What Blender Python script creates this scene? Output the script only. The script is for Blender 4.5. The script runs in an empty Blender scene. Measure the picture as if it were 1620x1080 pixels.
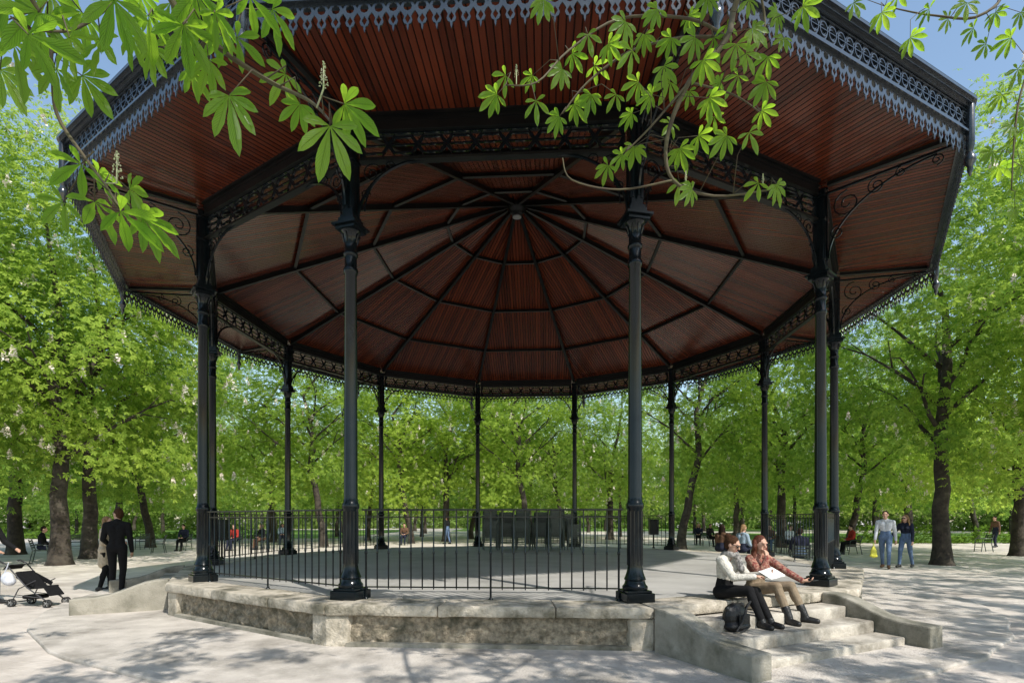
import bpy, bmesh, math, random
import numpy as np
from mathutils import Vector, Matrix, noise
random.seed(7)
S=bpy.context.scene; COL=S.collection
R=math.radians; PI=math.pi
def V(*a): return Vector(a)
def at(px,py,Y): return V((px-810)/865*Y, Y, 1.54-(py-821)/865*Y)
def gpos(px,Y): return V((px-810)/865*Y, Y, 0)
# ------------------------------------------------------------ materials
def newmat(name):
    m=bpy.data.materials.new(name); m.use_nodes=True
    nt=m.node_tree; nt.nodes.clear()
    return m,nt,nt.nodes,nt.links
def mat(name,c1,rough=.6,c2=None,scale=4,detail=6,bump=0,bscale=40,metal=0,coat=0,c3=None,c3scale=.4,spec=.5,r2=None,c3lo=.48):
    m,nt,N,L=newmat(name)
    out=N.new('ShaderNodeOutputMaterial'); b=N.new('ShaderNodeBsdfPrincipled'); L.new(b.outputs[0],out.inputs[0])
    b.inputs['Roughness'].default_value=rough; b.inputs['Metallic'].default_value=metal
    b.inputs['Specular IOR Level'].default_value=spec; b.inputs['Coat Weight'].default_value=coat
    b.inputs['Coat Roughness'].default_value=.1
    g=N.new('ShaderNodeNewGeometry')
    if c2 is None: c2=tuple(x*.75 for x in c1)
    n=N.new('ShaderNodeTexNoise'); n.inputs['Scale'].default_value=scale; n.inputs['Detail'].default_value=detail
    L.new(g.outputs['Position'],n.inputs['Vector'])
    r=N.new('ShaderNodeValToRGB'); r.color_ramp.elements[0].position=.35; r.color_ramp.elements[1].position=.68
    r.color_ramp.elements[0].color=(*c1,1); r.color_ramp.elements[1].color=(*c2,1)
    L.new(n.outputs[0],r.inputs[0]); col=r.outputs[0]
    if c3:
        n3=N.new('ShaderNodeTexNoise'); n3.inputs['Scale'].default_value=c3scale; n3.inputs['Detail'].default_value=8; n3.inputs['Roughness'].default_value=.65
        L.new(g.outputs['Position'],n3.inputs['Vector'])
        r3=N.new('ShaderNodeValToRGB'); r3.color_ramp.elements[0].position=c3lo; r3.color_ramp.elements[1].position=c3lo+.2
        L.new(n3.outputs[0],r3.inputs[0])
        mx=N.new('ShaderNodeMixRGB'); L.new(r3.outputs[0],mx.inputs[0]); L.new(col,mx.inputs[1]); mx.inputs[2].default_value=(*c3,1); col=mx.outputs[0]
    L.new(col,b.inputs['Base Color'])
    if r2 is not None:
        mr=N.new('ShaderNodeMapRange'); mr.inputs[3].default_value=rough; mr.inputs[4].default_value=r2
        L.new(n.outputs[0],mr.inputs[0]); L.new(mr.outputs[0],b.inputs['Roughness'])
    if bump:
        nb=N.new('ShaderNodeTexNoise'); nb.inputs['Scale'].default_value=bscale; nb.inputs['Detail'].default_value=8
        L.new(g.outputs['Position'],nb.inputs['Vector'])
        bp=N.new('ShaderNodeBump'); bp.inputs['Strength'].default_value=bump; bp.inputs['Distance'].default_value=.02
        L.new(nb.outputs[0],bp.inputs['Height']); L.new(bp.outputs[0],b.inputs['Normal'])
    return m
def woodmat():
    m,nt,N,L=newmat('varnished_boards')
    out=N.new('ShaderNodeOutputMaterial'); b=N.new('ShaderNodeBsdfPrincipled'); L.new(b.outputs[0],out.inputs[0])
    uv=N.new('ShaderNodeUVMap'); sp=N.new('ShaderNodeSeparateXYZ'); L.new(uv.outputs[0],sp.inputs[0])
    d=N.new('ShaderNodeMath'); d.operation='DIVIDE'; d.inputs[1].default_value=.082; L.new(sp.outputs[0],d.inputs[0])
    fl=N.new('ShaderNodeMath'); fl.operation='FLOOR'; L.new(d.outputs[0],fl.inputs[0])
    fr=N.new('ShaderNodeMath'); fr.operation='FRACT'; L.new(d.outputs[0],fr.inputs[0])
    pp=N.new('ShaderNodeMath'); pp.operation='PINGPONG'; pp.inputs[1].default_value=.5; L.new(fr.outputs[0],pp.inputs[0])
    gr=N.new('ShaderNodeMapRange'); gr.inputs[1].default_value=0; gr.inputs[2].default_value=.12; L.new(pp.outputs[0],gr.inputs[0])
    g=N.new('ShaderNodeNewGeometry'); oi=N.new('ShaderNodeObjectInfo')
    cx=N.new('ShaderNodeCombineXYZ'); L.new(fl.outputs[0],cx.inputs[0]); L.new(oi.outputs['Random'],cx.inputs[1])
    wn=N.new('ShaderNodeTexWhiteNoise'); L.new(cx.outputs[0],wn.inputs[0])
    mp=N.new('ShaderNodeMapping'); mp.inputs['Scale'].default_value=(14,1.2,1); L.new(uv.outputs[0],mp.inputs[0])
    ns=N.new('ShaderNodeTexNoise'); ns.inputs['Scale'].default_value=2; ns.inputs['Detail'].default_value=7; L.new(mp.outputs[0],ns.inputs['Vector'])
    n2=N.new('ShaderNodeTexNoise'); n2.inputs['Scale'].default_value=.9; n2.inputs['Detail'].default_value=4; L.new(g.outputs['Position'],n2.inputs['Vector'])
    ad=N.new('ShaderNodeMath'); ad.operation='ADD'; L.new(wn.outputs[0],ad.inputs[0]); L.new(ns.outputs[0],ad.inputs[1])
    ad2=N.new('ShaderNodeMath'); ad2.operation='ADD'; L.new(ad.outputs[0],ad2.inputs[0]); L.new(n2.outputs[0],ad2.inputs[1])
    h=N.new('ShaderNodeMath'); h.operation='MULTIPLY'; h.inputs[1].default_value=.4; L.new(ad2.outputs[0],h.inputs[0])
    r=N.new('ShaderNodeValToRGB'); e=r.color_ramp.elements
    e[0].position=.2; e[0].color=(.035,.0065,.003,1); e[1].position=.85; e[1].color=(.165,.034,.013,1)
    L.new(h.outputs[0],r.inputs[0])
    mx=N.new('ShaderNodeMixRGB'); mx.inputs[1].default_value=(.010,.003,.002,1); L.new(gr.outputs[0],mx.inputs[0]); L.new(r.outputs[0],mx.inputs[2])
    L.new(mx.outputs[0],b.inputs['Base Color'])
    b.inputs['Roughness'].default_value=.26; b.inputs['Specular IOR Level'].default_value=.42; b.inputs['Coat Weight'].default_value=.08; b.inputs['Coat Roughness'].default_value=.1
    bp=N.new('ShaderNodeBump'); bp.inputs['Strength'].default_value=1; bp.inputs['Distance'].default_value=.022
    L.new(gr.outputs[0],bp.inputs['Height']); L.new(bp.outputs[0],b.inputs['Normal'])
    return m
def leafmat(name,ca,cb,ta,tb,trans=.5,veins=False,gloss=.08,nscale=.7,noisy=True):
    m,nt,N,L=newmat(name)
    out=N.new('ShaderNodeOutputMaterial')
    g=N.new('ShaderNodeNewGeometry'); oi=N.new('ShaderNodeObjectInfo')
    a=N.new('ShaderNodeMath'); a.operation='MULTIPLY_ADD'; a.inputs[1].default_value=.35; L.new(g.outputs['Random Per Island'],a.inputs[0])
    if noisy:
        n=N.new('ShaderNodeTexNoise'); n.inputs['Scale'].default_value=nscale; n.inputs['Detail'].default_value=2
        L.new(g.outputs['Position'],n.inputs['Vector']); L.new(n.outputs[0],a.inputs[2])
    else: a.inputs[2].default_value=.5
    b=N.new('ShaderNodeMath'); b.operation='MULTIPLY_ADD'; b.inputs[1].default_value=.45; L.new(oi.outputs['Random'],b.inputs[0]); L.new(a.outputs[0],b.inputs[2])
    mr=N.new('ShaderNodeMapRange'); mr.inputs[1].default_value=.45; mr.inputs[2].default_value=1.25; L.new(b.outputs[0],mr.inputs[0])
    def mix(x,y):
        k=N.new('ShaderNodeMixRGB'); L.new(mr.outputs[0],k.inputs[0]); k.inputs[1].default_value=(*x,1); k.inputs[2].default_value=(*y,1); return k.outputs[0]
    c=mix(ca,cb); t=mix(ta,tb); bump=None
    if veins:
        uv=N.new('ShaderNodeUVMap'); sp=N.new('ShaderNodeSeparateXYZ'); L.new(uv.outputs[0],sp.inputs[0])
        au=N.new('ShaderNodeMath'); au.operation='ABSOLUTE'; L.new(sp.outputs[0],au.inputs[0])
        s1=N.new('ShaderNodeMath'); s1.operation='MULTIPLY_ADD'; s1.inputs[1].default_value=-3.2; L.new(au.outputs[0],s1.inputs[0])
        s2=N.new('ShaderNodeMath'); s2.operation='MULTIPLY'; s2.inputs[1].default_value=13; L.new(sp.outputs[1],s2.inputs[0]); L.new(s2.outputs[0],s1.inputs[2])
        pp=N.new('ShaderNodeMath'); pp.operation='PINGPONG'; pp.inputs[1].default_value=.5; L.new(s1.outputs[0],pp.inputs[0])
        v1=N.new('ShaderNodeMapRange'); v1.inputs[1].default_value=0; v1.inputs[2].default_value=.16; L.new(pp.outputs[0],v1.inputs[0])
        v2=N.new('ShaderNodeMapRange'); v2.inputs[1].default_value=0; v2.inputs[2].default_value=.09; L.new(au.outputs[0],v2.inputs[0])
        mn=N.new('ShaderNodeMath'); mn.operation='MINIMUM'; L.new(v1.outputs[0],mn.inputs[0]); L.new(v2.outputs[0],mn.inputs[1])
        k=N.new('ShaderNodeMixRGB'); k.blend_type='MULTIPLY'; k.inputs[0].default_value=1; L.new(t,k.inputs[1])
        rr=N.new('ShaderNodeMapRange'); rr.inputs[3].default_value=.62; rr.inputs[4].default_value=1; L.new(mn.outputs[0],rr.inputs[0]); L.new(rr.outputs[0],k.inputs[2]); t=k.outputs[0]
        bump=N.new('ShaderNodeBump'); bump.inputs['Strength'].default_value=.6; bump.inputs['Distance'].default_value=.004; L.new(mn.outputs[0],bump.inputs['Height'])
    df=N.new('ShaderNodeBsdfDiffuse'); L.new(c,df.inputs[0]); tr=N.new('ShaderNodeBsdfTranslucent'); L.new(t,tr.inputs[0])
    m1=N.new('ShaderNodeMixShader'); m1.inputs[0].default_value=trans; L.new(df.outputs[0],m1.inputs[1]); L.new(tr.outputs[0],m1.inputs[2])
    last=m1; bs=[df,tr]
    if gloss:
        gl=N.new('ShaderNodeBsdfGlossy'); gl.inputs['Roughness'].default_value=.35
        m2=N.new('ShaderNodeMixShader'); m2.inputs[0].default_value=gloss; L.new(m1.outputs[0],m2.inputs[1]); L.new(gl.outputs[0],m2.inputs[2]); last=m2; bs.append(gl)
    if bump:
        for x in bs: L.new(bump.outputs[0],x.inputs['Normal'])
    L.new(last.outputs[0],out.inputs[0])
    return m
IRON=mat('black_green_iron_paint',(.003,.006,.008),.10,(.006,.010,.012),6,bump=.02,bscale=10,coat=0,r2=.20,spec=.33)
IRON2=mat('iron_paint_on_roof_steel',(.004,.005,.005),.38,(.010,.010,.009),3,bump=.1,bscale=20,spec=.3)
IRONB=mat('glossy_cornice_paint',(.012,.018,.025),.14,(.025,.034,.042),8,bump=.08,bscale=25,coat=.6,r2=.3,spec=.55)
WOOD=woodmat()
ZINC=mat('zinc_roof',(.2,.21,.22),.4,(.14,.15,.16),2,metal=.6)
STONE=mat('limestone_coping',(.58,.52,.43),.9,(.40,.355,.28),7,detail=9,bump=.9,bscale=28,c3=(.13,.12,.085),c3scale=2.6,c3lo=.45)
RUBBLE=mat('rough_millstone',(.42,.355,.265),.95,(.18,.15,.11),20,detail=9,bump=1,bscale=45,c3=(.085,.08,.055),c3scale=4,c3lo=.44)
STEP=mat('worn_step_stone',(.58,.535,.46),.85,(.42,.385,.33),5,detail=9,bump=.5,bscale=35,c3=(.20,.18,.145),c3scale=1.8,c3lo=.45)
CEMENT=mat('cement_render',(.37,.345,.29),.9,(.25,.235,.19),4,detail=9,bump=.5,bscale=50,c3=(.12,.115,.085),c3scale=1.8,c3lo=.44)
FLOOR=mat('asphalt_floor',(.43,.42,.395),.8,(.33,.32,.30),1.3,detail=10,bump=.2,bscale=60,c3=(.25,.245,.23),c3scale=.7,c3lo=.52)
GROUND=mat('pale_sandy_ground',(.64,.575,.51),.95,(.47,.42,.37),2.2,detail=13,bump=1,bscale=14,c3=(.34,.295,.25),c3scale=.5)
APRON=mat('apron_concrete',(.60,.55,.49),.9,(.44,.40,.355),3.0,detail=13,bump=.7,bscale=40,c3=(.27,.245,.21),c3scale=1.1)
GRASS=mat('lawn_grass',(.13,.24,.035),.9,(.09,.17,.025),2,bump=.8,bscale=60)
BARK=mat('chestnut_bark',(.055,.042,.032),.95,(.022,.018,.015),9,bump=1,bscale=18,c3=(.085,.072,.055),c3scale=2)
TWIG=mat('young_twig',(.07,.05,.03),.8,(.10,.09,.04),8)
LEAF=leafmat('chestnut_leaves',(.07,.145,.028),(.31,.42,.07),(.20,.40,.05),(.66,.82,.13),.5,gloss=0,nscale=1.1)
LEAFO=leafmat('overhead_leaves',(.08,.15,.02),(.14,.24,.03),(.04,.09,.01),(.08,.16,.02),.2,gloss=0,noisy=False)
LEAF2=leafmat('distant_leaves',(.09,.17,.05),(.36,.47,.10),(.24,.43,.08),(.68,.84,.18),.5,gloss=0,noisy=False)
LEAF3=leafmat('woodland_leaves',(.10,.17,.05),(.26,.37,.10),(.2,.34,.07),(.45,.6,.16),.4,gloss=0,noisy=False)
NLEAF=leafmat('near_chestnut_leaf',(.07,.17,.012),(.14,.27,.02),(.36,.68,.03),(.62,.86,.06),.78,True,.03,2.5)
BLOSS=mat('cream_blossom',(.8,.76,.64),.8,(.72,.58,.52),30)
SKIN=mat('skin_tone',(.55,.33,.24),.55,(.5,.29,.2),10)
def cloth(name,c,c2=None,sc=20): return mat(name,c,.9,c2,sc,bump=.5,bscale=14,spec=.2)
BLACKC=cloth('black_cloth',(.010,.010,.011)); CREAM=mat('cream_knit',(.66,.63,.56),.9,(.50,.47,.41),30,bump=.8,bscale=60)
SCARF=mat('patterned_scarf',(.35,.33,.31),.9,(.06,.06,.06),38); KHAKI=cloth('khaki_cloth',(.27,.21,.145)); 
FLORAL=mat('floral_red_brown_blouse',(.20,.022,.02),.85,(.42,.26,.18),42,detail=2,c3=(.05,.03,.03),c3scale=24); JEANS=cloth('blue_denim',(.12,.18,.30)); LGREY=cloth('light_grey_cloth',(.60,.63,.68))
BEIGE=cloth('beige_cloth',(.55,.46,.34)); NAVY=cloth('navy_cloth',(.02,.024,.045)); REDC=cloth('red_cloth',(.4,.04,.03)); PALEBLUE=cloth('pale_blue_cloth',(.32,.42,.52)); WHITEC=cloth('white_cloth',(.7,.7,.7)); BROWNC=cloth('brown_cloth',(.14,.08,.05))
HDARK=mat('dark_hair',(.022,.012,.007),.75,(.012,.007,.005),60,bump=.8,bscale=70,spec=.15); HBROWN=mat('brown_hair',(.07,.032,.015),.75,(.035,.016,.008),60,bump=.8,bscale=70,spec=.15); HRED=mat('auburn_hair',(.12,.032,.012),.55,(.055,.016,.008),60,bump=1,bscale=60,spec=.3); HBLOND=mat('blond_hair',(.30,.18,.085),.6,(.20,.12,.055),60,bump=.8,bscale=60,spec=.3)
LEATHER=mat('black_leather',(.012,.012,.013),.4,(.02,.02,.02),20,bump=.4,bscale=40,spec=.35)
LIPS=mat('lips',(.4,.12,.1),.5); EYE=mat('eye_dark',(.02,.015,.012),.2)
PAPER=mat('white_paper',(.8,.8,.78),.8,(.75,.75,.73)); YELLOW=mat('yellow_plastic',(.62,.60,.06),.5,(.5,.5,.05),14,bump=.8,bscale=9); WPLAST=mat('white_plastic',(.6,.62,.66),.4,(.45,.47,.55),20)
CHAIRM=mat('green_metal_chair',(.03,.044,.037),.45,(.055,.072,.06),8); RUBBER=mat('black_rubber',(.02,.02,.02),.7); REDP=mat('red_plastic',(.5,.03,.03),.4)
GREY=mat('boss_grey',(.25,.25,.25),.5); DGREY=mat('dark_tube_grey',(.05,.05,.055),.4)
# ------------------------------------------------------------ mesh builder
class MB:
    def __init__(s): s.v=[]; s.f=[]; s.uv=None
    def add(s,vs,fs):
        o=len(s.v); s.v+= [tuple(p) for p in vs]; s.f+=[tuple(i+o for i in f) for f in fs]
    def box(s,c,sz,M=None):
        x,y,z=[k/2 for k in sz]; vs=[V(a*x,b*y,d*z) for a in(-1,1) for b in(-1,1) for d in(-1,1)]
        if M: vs=[M@p for p in vs]
        c=Vector(c); s.add([p+c for p in vs],[(0,1,3,2),(4,6,7,5),(0,4,5,1),(2,3,7,6),(0,2,6,4),(1,5,7,3)])
    def bar(s,a,b,w,h,up=V(0,0,1)):
        a=Vector(a);b=Vector(b);d=(b-a);l=d.length;d.normalize();x=d.cross(up).normalized();u=x.cross(d)
        M=Matrix((x,d,u)).transposed(); s.box((a+b)/2,(w,l,h),M)
    def lathe(s,prof,n=16,c=(0,0,0),rot=0):
        c=Vector(c);vs=[];fs=[]
        for r,z in prof:
            for k in range(n):
                a=rot+2*PI*k/n; vs.append(c+V(r*math.cos(a),r*math.sin(a),z))
        m=len(prof)
        for i in range(m-1):
            for k in range(n):
                fs.append((i*n+k,i*n+(k+1)%n,(i+1)*n+(k+1)%n,(i+1)*n+k))
        fs.append(tuple(range(n))[::-1]); fs.append(tuple((m-1)*n+k for k in range(n)))
        s.add(vs,fs)
    def tube(s,pts,rad,n=8,flat=1):
        pts=[Vector(p) for p in pts]; m=len(pts)
        if not hasattr(rad,'__len__'): rad=[rad]*m
        vs=[];fs=[];px=None
        for i,p in enumerate(pts):
            d=(pts[min(i+1,m-1)]-pts[max(i-1,0)]).normalized()
            if px is None:
                px=d.cross(V(0,0,1)); 
                if px.length<.2: px=d.cross(V(1,0,0))
            px=(px-d*px.dot(d)).normalized(); py=d.cross(px)
            for k in range(n):
                a=2*PI*(k+.5)/n; vs.append(p+px*math.cos(a)*rad[i]+py*math.sin(a)*rad[i]*flat)
        for i in range(m-1):
            for k in range(n): fs.append((i*n+k,i*n+(k+1)%n,(i+1)*n+(k+1)%n,(i+1)*n+k))
        fs.append(tuple(range(n))[::-1]); fs.append(tuple((m-1)*n+k for k in range(n)))
        s.add(vs,fs)
    def capsule(s,a,b,ra,rb,n=12):
        a=Vector(a);b=Vector(b); d=b-a
        if d.length<1e-5: d=V(0,0,1e-4); b=a+d
        d=d.normalized(); pts=[];rs=[]
        for t in (-1,-.92,-.7,-.38,0): pts.append(a+d*ra*t); rs.append(max(ra*math.sqrt(max(0,1-t*t)),ra*.05))
        for t in (0,.38,.7,.92,1): pts.append(b+d*rb*t); rs.append(max(rb*math.sqrt(max(0,1-t*t)),rb*.05))
        vs=[];fs=[];x=d.cross(V(0,0,1))
        if x.length<.1: x=d.cross(V(1,0,0))
        x.normalize(); y=d.cross(x); m=len(pts)
        for p,r in zip(pts,rs):
            for k in range(n):
                q=2*PI*k/n; vs.append(p+x*math.cos(q)*r+y*math.sin(q)*r)
        for i in range(m-1):
            for k in range(n): fs.append((i*n+k,i*n+(k+1)%n,(i+1)*n+(k+1)%n,(i+1)*n+k))
        fs.append(tuple(range(n))[::-1]); fs.append(tuple((m-1)*n+k for k in range(n)))
        s.add(vs,fs)
    def ellip(s,c,r,M=None,n=14,m=9):
        c=Vector(c);vs=[];fs=[]
        for i in range(1,m):
            t=PI*i/m
            for k in range(n):
                a=2*PI*k/n; p=V(r[0]*math.sin(t)*math.cos(a),r[1]*math.sin(t)*math.sin(a),r[2]*math.cos(t))
                vs.append(c+((M@p) if M else p))
        for p in (V(0,0,r[2]),V(0,0,-r[2])): vs.append(c+((M@p) if M else p))
        for i in range(m-2):
            for k in range(n): fs.append((i*n+k,(i+1)*n+k,(i+1)*n+(k+1)%n,i*n+(k+1)%n))
        T=(m-1)*n
        for k in range(n): fs.append((T,k,(k+1)%n)); fs.append((T+1,(m-2)*n+(k+1)%n,(m-2)*n+k))
        s.add(vs,fs)
    def prism(s,poly,f0,f1):
        n=len(poly); vs=[f0(p) for p in poly]+[f1(p) for p in poly]
        s.add(vs,[tuple(range(n))[::-1],tuple(range(n,2*n))]+[(i,(i+1)%n,(i+1)%n+n,i+n) for i in range(n)])
    def mesh(s,name):
        me=bpy.data.meshes.new(name); me.from_pydata(s.v,[],s.f); me.update(); return me
def link(name,me,m=None,parent=None,smooth=False,bevel=0,fix=True):
    if fix and len(me.polygons)<60000:
        bm=bmesh.new(); bm.from_mesh(me); bmesh.ops.recalc_face_normals(bm,faces=bm.faces); 
        if bevel:
            bmesh.ops.bevel(bm,geom=[e for e in bm.edges if len(e.link_faces)==2 and e.calc_face_angle(0)>.6],offset=bevel,segments=2,affect='EDGES',profile=.5)
        bm.to_mesh(me); bm.free()
    if smooth:
        me.polygons.foreach_set('use_smooth',[True]*len(me.polygons))
        if smooth!='all': me.set_sharp_from_angle(angle=R(38))
    if m is not None and not me.materials: me.materials.append(m)
    o=bpy.data.objects.new(name,me); COL.objects.link(o)
    if parent: o.parent=parent
    return o
def obj(name,mb,m,parent=None,smooth=False,bevel=0): return link(name,mb.mesh(name),m,parent,smooth,bevel)
def tag(o,label=None,cat=None,group=None,kind=None):
    if label:o['label']=label
    if cat:o['category']=cat
    if group:o['group']=group
    if kind:o['kind']=kind
    return o
def empty(name,loc,rz=0,label=None,cat=None,group=None):
    o=bpy.data.objects.new(name,None); COL.objects.link(o); o.location=loc; o.rotation_euler=(0,0,rz); o.empty_display_size=.2
    return tag(o,label,cat,group)
def copy_tree(o,parent=None):
    c=o.copy(); COL.objects.link(c); c.parent=parent
    for ch in list(o.children): copy_tree(ch,c)
    return c
def plate(splines,th):
    cu=bpy.data.curves.new('t','CURVE'); cu.dimensions='2D'; cu.fill_mode='BOTH'; cu.extrude=th/2
    for sp in splines:
        q=cu.splines.new('POLY'); q.points.add(len(sp)-1); q.use_cyclic_u=True
        for i,(x,y) in enumerate(sp): q.points[i].co=(x,y,0,1)
    o=bpy.data.objects.new('t',cu); COL.objects.link(o); bpy.context.view_layer.update()
    me=bpy.data.meshes.new_from_object(o.evaluated_get(bpy.context.evaluated_depsgraph_get()))
    bpy.data.objects.remove(o); bpy.data.curves.remove(cu); me.materials.clear(); return me
def remesh(mb,vox,name,m,parent,smooth=2):
    me=mb.mesh('t'); o=bpy.data.objects.new('t',me); COL.objects.link(o)
    md=o.modifiers.new('r','REMESH'); md.mode='VOXEL'; md.voxel_size=vox; md.use_smooth_shade=True
    if smooth: sm=o.modifiers.new('s','SMOOTH'); sm.iterations=smooth; sm.factor=.5
    bpy.context.view_layer.update()
    r=bpy.data.meshes.new_from_object(o.evaluated_get(bpy.context.evaluated_depsgraph_get()))
    bpy.data.objects.remove(o); bpy.data.meshes.remove(me); r.materials.clear(); r.name=name
    return link(name,r,m,parent,'all',fix=False)

# ------------------------------------------------------------ people
def ik(a,c,l1,l2,hint):
    a=Vector(a);c=Vector(c);d=c-a;L=d.length
    if L>(l1+l2)*.995: c=a+d.normalized()*(l1+l2)*.995; d=c-a; L=d.length
    x=(l1*l1-l2*l2+L*L)/(2*L); h=math.sqrt(max(0,l1*l1-x*x)); u=d.normalized()
    hv=Vector(hint); hv=(hv-u*hv.dot(u)).normalized()
    return a+u*x+hv*h, c
def person(label,loc,rz,p,top,bottom,shoe,hair,hm,H=1.68,vox=.012,group=None,skin=SKIN,topname='jacket',boots=False,female=False,longcoat=False,glasses=False):
    k=H/1.7
    root=empty('person',loc,rz,label,'person',group)
    P=Vector(p['pelvis']); N=Vector(p['neck']); Hd=Vector(p['head']); f=Vector(p.get('face',(0,1,0))).normalized()
    hs=Vector(p.get('hipside',(1,0,0))).normalized(); ss=Vector(p.get('shside',(1,0,0))).normalized()
    sw=(.160 if female else .185)*k
    reg={}
    def C(r,a,b,ra,rb): reg.setdefault(r,[]).append(('c',Vector(a),Vector(b),ra*k,rb*k))
    def E(r,c,rad,M): reg.setdefault(r,[]).append(('e',Vector(c),tuple(x*k for x in rad),M))
    up=(N-P).normalized()
    W=P.lerp(N,.42); Ch=P.lerp(N,.74)
    C('pelvis',P-hs*.075*k,P+hs*.075*k,.095,.095)
    for s in(-1,1):
        C('pelvis',P+hs*s*.05*k,W+hs*s*.045*k,.090,.074)
        C('torso',W+hs*s*.04*k,Ch+ss*s*.075*k,.078,.092 if not female else .082)
        C('torso',Ch+ss*s*.07*k,N+ss*s*(sw*.75)-up*.06*k,.085,.055)
        C('torso',N+ss*s*.03*k-up*.01,N+ss*s*sw*.8-up*.045*k,.042,.042)
        if female: C('torso',Ch+ss*s*.07*k-up*.02*k+ss.cross(up)*-.06*k,Ch+ss*s*.07*k-up*.03*k+ss.cross(up)*-.075*k,.052,.048)
    C('neck',N-up*.03,Hd-V(0,0,.05*k),.050,.046)
    u=V(0,0,1); u=(u-f*u.dot(f)).normalized(); r_=f.cross(u); M=Matrix((r_,f,u)).transposed()
    def hp(x,y,z): return Hd+r_*x*k+f*y*k+u*z*k
    E('head',hp(0,-.008,.018),(.073,.092,.096),M); E('head',hp(0,.024,-.045),(.053,.060,.060),M)
    C('head',hp(0,.088,.012),hp(0,.104,-.018),.009,.014); C('head',hp(0,.07,-.088),hp(0,.07,-.09),.022,.022)
    C('head',hp(-.03,.078,.035),hp(.03,.078,.035),.014,.014)
    for s in(-1,1): E('head',hp(s*.076,-.005,-.005),(.012,.02,.032),M)
    for s,n in((1,'R'),(-1,'L')):
        sh=N+ss*s*sw-up*.055*k
        w=Vector(p['hand'+n]); e,w=ik(sh,w,.285*k,.25*k,p.get('elb'+n,(s*.4,-1,-.6)))
        C('upperarm',sh,e,.049,.038); C('forearm',e,w,.038,.025)
        hd=Vector(p.get('hdir'+n,tuple((w-e).normalized()))).normalized()
        pn=Vector(p.get('palm'+n,(-s,0,0))); pn=(pn-hd*pn.dot(hd)).normalized(); ac=hd.cross(pn)
        if vox<.012:
            C('hand',w,w+hd*.02*k,.025,.025)
            for q,(o,l) in enumerate(((-.030,.068),(-.010,.078),(.010,.074),(.028,.058))):
                b=w+hd*.085*k+ac*o*k; C('hand',w+hd*.02+ac*o*.6*k,b,.016,.012)
                m1=b+(hd*.8+pn*.45).normalized()*l*.5*k; C('hand',b,m1,.0095,.009); C('hand',m1,m1+(hd*.35+pn*.9).normalized()*l*.5*k,.009,.0075)
            b=w+hd*.03*k-ac*.03*k; m1=b+(hd*.6-ac*.6+pn*.4).normalized()*.04*k; C('hand',b,m1,.014,.011); C('hand',m1,m1+(hd*.8+pn*.5).normalized()*.035*k,.010,.008)
        else:
            C('hand',w,w+hd*.08*k,.026,.032); C('hand',w+hd*.08*k,w+hd*.13*k+pn*.03,.028,.02)
        hip=P+hs*s*.09*k
        a=Vector(p['foot'+n]); kn,a=ik(hip,a,.43*k,.42*k,p.get('knee'+n,(0,1,0)))
        C('thigh',hip,kn,.084,.057); C('shin',kn,a,.053,.036); C('calf',kn.lerp(a,.3)-V(0,.012,0),kn.lerp(a,.45)-V(0,.012,0),.050,.046)
        td=Vector(p.get('toe'+n,(s*.15,1,0))); td.normalize()
        hz=V(0,0,-.045*k)
        C('foot'+n,a+hz-td*.05*k,a+hz+td*.08*k-V(0,0,.008),.036,.036); C('foot'+n,a+hz+td*.08*k-V(0,0,.008),a+hz+td*.15*k-V(0,0,.012),.036,.028); C('foot'+n,a,a+hz,.038,.038)
        reg.setdefault('_j',[]).append((sh,e,w,hip,kn,a,hd))
    def build(names,inf,name,m,v=vox,ex=()):
        mb=MB()
        for nme in names:
            for q in reg.get(nme,[]):
                if q[0]=='c': mb.capsule(q[1],q[2],q[3]+inf,q[4]+inf)
                else: mb.ellip(q[1],tuple(x+inf for x in q[2]),q[3])
        for q in ex:
            if len(q)==4: mb.capsule(*q)
            else: mb.ellip(q[0],q[1],q[2])
        return remesh(mb,v,name,m,root)
    build(['pelvis','torso','neck','head','upperarm','forearm','hand','thigh','shin','calf','footR','footL'],0,'body',skin)
    ex=[]
    if topname in('jacket','coat'): ex.append((N-up*.03,N+up*.012*k,.068*k,.064*k))
    if longcoat:
        for s in(-1,1): ex.append((P+hs*s*.06*k,P+hs*s*.06*k-V(0,0,.28),.115*k,.125*k))
    build(['torso','upperarm','forearm']+(['pelvis'] if longcoat or p.get('untuck') else []),.014 if not longcoat else .02,topname,top,vox,ex)
    build(['pelvis','thigh','shin','calf'],.009,'trousers',bottom,vox)
    for n,q in zip('RL',reg['_j']):
        build(['foot'+n],.010,'boot' if boots else 'shoe',shoe,vox,[(q[5],q[5].lerp(q[4],.3),.05*k,.056*k)] if boots else [])
    hx=[]
    hx.append((hp(0,-.022,.034),tuple(x*k for x in(.082,.093,.094)),M))
    hx.append((hp(0,-.045,-.01),tuple(x*k for x in(.076,.066,.078)),M))
    if hair=='bun': hx.append((hp(0,-.10,.085),tuple(x*k for x in(.045,.045,.045)),M))
    if hair in('long','curly'):
        rnd=random.Random(3)
        for q in range(9 if hair=='long' else 16):
            a=PI*(.08+.84*q/(8 if hair=='long' else 15)); sx=math.cos(a); sy=-math.sin(a)
            L=.24 if hair=='long' else .30+rnd.random()*.06
            a0=hp(sx*.078,sy*.07-.01,.03); pts=[a0]
            for t in range(1,6):
                w_=.02*math.sin(t*2.2+q)*(1 if hair=='curly' else .3)
                pts.append(a0-V(0,0,L*t/5)+r_*(sx*.035*t/3+w_)+f*(sy*.012*t+.01+w_*.6+.005*t))
            for t in range(5): hx.append((pts[t],pts[t+1],(.030-.002*t),(.028-.0025*t)))
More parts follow.
